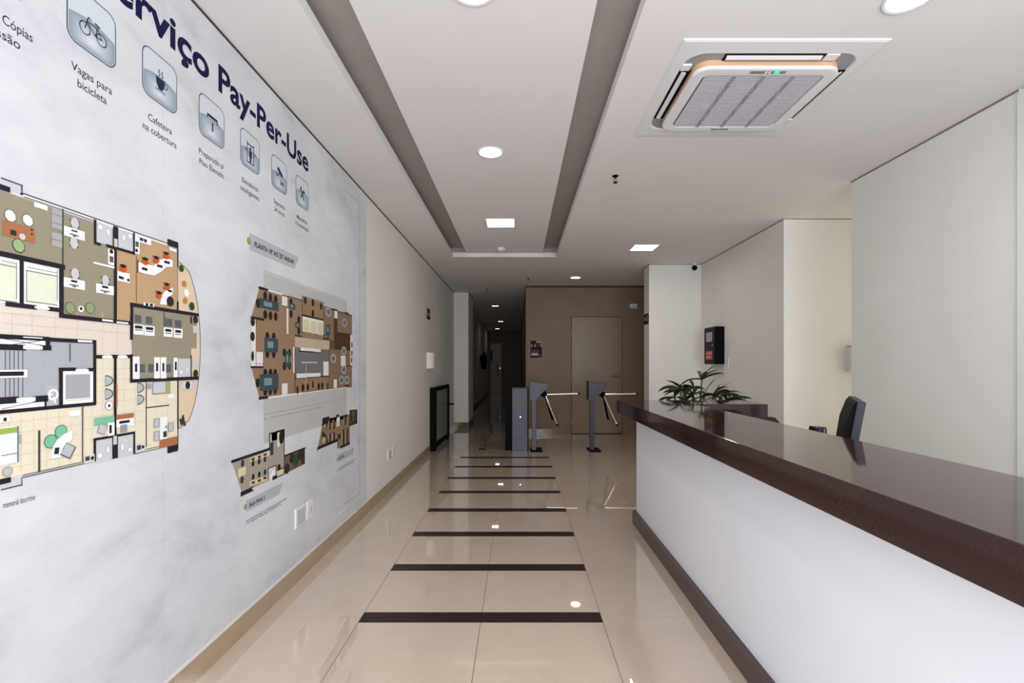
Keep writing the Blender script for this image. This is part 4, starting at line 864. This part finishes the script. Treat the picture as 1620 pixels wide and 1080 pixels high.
# office chair under the return
ch = thing('office_chair', (1.74, 3.3, 0), 'black office chair whose back shows under the counter return', 'chair')
bk = MB(); prof = [(.0, .60), (.02, .56), (.23, .56), (.25, .60), (.25, .87), (.21, .915), (.04, .915), (.0, .87)]
bk.prism([(1.52+p_[0], p_[1]) for p_ in prof], 'y', 3.30, 3.36); bk.build('backrest', FABRIC, ch)
MB().bbox(1.50, 1.94, 2.93, 3.30, .44, .51, .02).build('seat', FABRIC, ch)
MB().cyl((1.72, 3.12, .12), (1.72, 3.12, .44), .03).build('column', BLACK, ch)
MB().tube([(1.66, 3.33, .6), (1.66, 3.35, .48), (1.70, 3.2, .44)], .02).build('back_bracket', BLACK, ch)
for k in range(5):
    a = k*2*math.pi/5+.3; e = (1.72+.27*math.cos(a), 3.12+.27*math.sin(a), .075)
    lg = MB().cyl((1.72, 3.12, .12), e, .024, .016).build('leg', BLACK, ch)
    MB().cyl((e[0], e[1]-.015, .03), (e[0], e[1]+.015, .03), .03).cyl((e[0], e[1], .03), (e[0], e[1], .08), .01).build('castor', BLACK, lg)

# ------------------------------------------------------------------ fire panel on the right wall, conduit box, dispenser
fp = thing('alarm_panel', (XR-.06, 6.47, 1.28), 'black wall box with grey display and red label on the right wall', 'alarm panel')
MB().bbox(XR-.12, XR, 6.29, 6.65, 1.28, 1.766, .003).build('cabinet', BLACKM, fp)
xd = XR-.12
dr = MB().bbox(xd-.006, xd, 6.30, 6.645, 1.285, 1.761, .002).build('door', mat('panel_door', (30, 26, 29), .5, spec=.1), fp)
MB().box(xd-.0075, xd-.006, 6.372, 6.575, 1.575, 1.70).build('display', mat('grey_display', (150, 152, 146), .3), dr); MB().cyl((xd-.006, 6.345, 1.525), (xd-.016, 6.345, 1.525), .011).build('lock', CHROME, dr)
lb = MB().box(xd-.0075, xd-.006, 6.365, 6.585, 1.34, 1.455).build('label', REDLAB, dr)
def rplace(u, v, l): return (xd-.0082, -u, v)
tl = MB(); text_on(tl, 'ALARME', -6.565, -6.39, 1.41, .026, rplace, .03); text_on(tl, 'INCÊNDIO', -6.56, -6.40, 1.36, .026, rplace, .03)
tl.build('lettering', mat('label_pale', (240, 170, 140), .5), dr)
so2 = thing('wall_switch', (XR, 6.2, 1.235), 'narrow white wall switch just right of the black alarm box', 'switch')
MB().bbox(XR-.01, XR, 6.155, 6.235, 1.24, 1.36, .003).build('plate', ABS, so2); MB().bbox(XR-.014, XR-.01, 6.18, 6.21, 1.28, 1.32, .002).build('rocker', ABSG, so2)
ds = thing('dispenser', (3.37, 4.83, 1.2), 'white rounded dispenser on the yellowish alcove wall', 'dispenser')
pts = [(3.27, 4.886), (3.47, 4.886)]+[(3.37+.1*math.cos(math.radians(a)), 4.845-.08*math.sin(math.radians(a))) for a in range(0, 181, 15)]
MB().prism(pts, 'z', 1.2, 1.44).build('body', ABS, ds); MB().prism([(3.37+(u_-3.37)*.92, 4.886+(v_-4.886)*.92) for u_, v_ in pts], 'z', 1.44, 1.465).build('lid', ABSG, ds)
# added window frame, out of view, round the light that brightens the alcove
w2 = struct('added_window', MB().box(4.06, 4.1, 3.95, 4.0, .3, 2.6).box(4.06, 4.1, 4.78, 4.83, .3, 2.6).box(4.06, 4.1, 4.0, 4.78, .3, .35).box(4.06, 4.1, 4.0, 4.78, 2.55, 2.6), ABS)
MB().box(4.09, 4.096, 4.0, 4.78, .35, 2.55).build('pane', MATS['pale_glass'], w2)
area('alcove_added_light', (4.05, 4.39, 1.45), (0, math.radians(90), 0), 2.2, .75, 9, (1, .96, .80))  # added lamp that brightens the alcove; its real source is unseen

# ------------------------------------------------------------------ potted plant behind the return
pb = Vector((1.68, 4.62, 0))
pt = thing('potted_plant', pb, 'dark green potted palm with lance shaped leaves behind the counter', 'plant')
MB().lathe(pb, [(0, 0), (.12, 0), (.15, .02), (.18, .36), (.185, .38), (.165, .38), (.16, .34)]).build('pot', POT, pt)
MB().lathe(pb, [(0, .345), (.162, .34)]).build('soil', SOIL, pt)
def leaf(base, az, el, ln_, wd, droop):
    m_ = MB(); n = 6; rows_ = []; pos = Vector(base); e = el
    side = Vector((-math.sin(az), math.cos(az), 0))
    roll = R.uniform(-1.1, 1.1)
    for k in range(n+1):
        t_ = k/n; wv = wd*(math.sin(math.pi*min(1, .12+t_*.88))**.7)*.5
        up = Vector((-math.cos(az)*math.sin(e), -math.sin(az)*math.sin(e), math.cos(e)))
        sd_ = side*math.cos(roll)+up*math.sin(roll); up = up*math.cos(roll)-side*math.sin(roll)
        rows_.append((pos-sd_*wv+up*wv*.25, pos-up*wv*.1, pos+sd_*wv+up*wv*.25))
        pos = pos+Vector((math.cos(az)*math.cos(e), math.sin(az)*math.cos(e), math.sin(e)))*ln_/n; e -= droop/n
    vs = [v for r_ in rows_ for v in r_]; fs = []
    for k in range(n): fs += [(3*k, 3*k+1, 3*k+4, 3*k+3), (3*k+1, 3*k+2, 3*k+5, 3*k+4)]
    m_.add(vs, fs, True); m_.build('leaf', LEAF, pt)
tips = [(-.17, -.04, 1.04, 2.9), (.05, .0, 1.13, .9), (-.05, -.06, 1.06, 2.2), (.24, -.02, .99, .0), (.0, -.10, .97, 4.4), (-.10, .05, 1.0, 1.9), (.14, -.08, .97, 5.4), (-.22, -.05, .96, 3.5), (.30, .04, .94, .2), (.06, -.05, 1.0, 1.2), (-.02, .03, .98, 2.6), (.18, .05, .98, .5)]
for tx, ty, tz, az0 in tips:
    top = pb+Vector((tx, ty, tz)); mid_ = pb+Vector((tx*.35, ty*.35, tz*.6))
    MB().tube([pb+Vector((tx*.12, ty*.12, .34)), mid_, top], .0065, 6).build('stem', STEM, pt)
    nl = R.choice([6, 7, 7])
    for k in range(nl):
        az = az0+(k-(nl-1)/2)*.6+R.uniform(-.2, .2); el = R.uniform(-.2, 1.0)
        leaf(top, az, el, R.uniform(.17, .27), R.uniform(.026, .038), R.uniform(.4, 1.5))
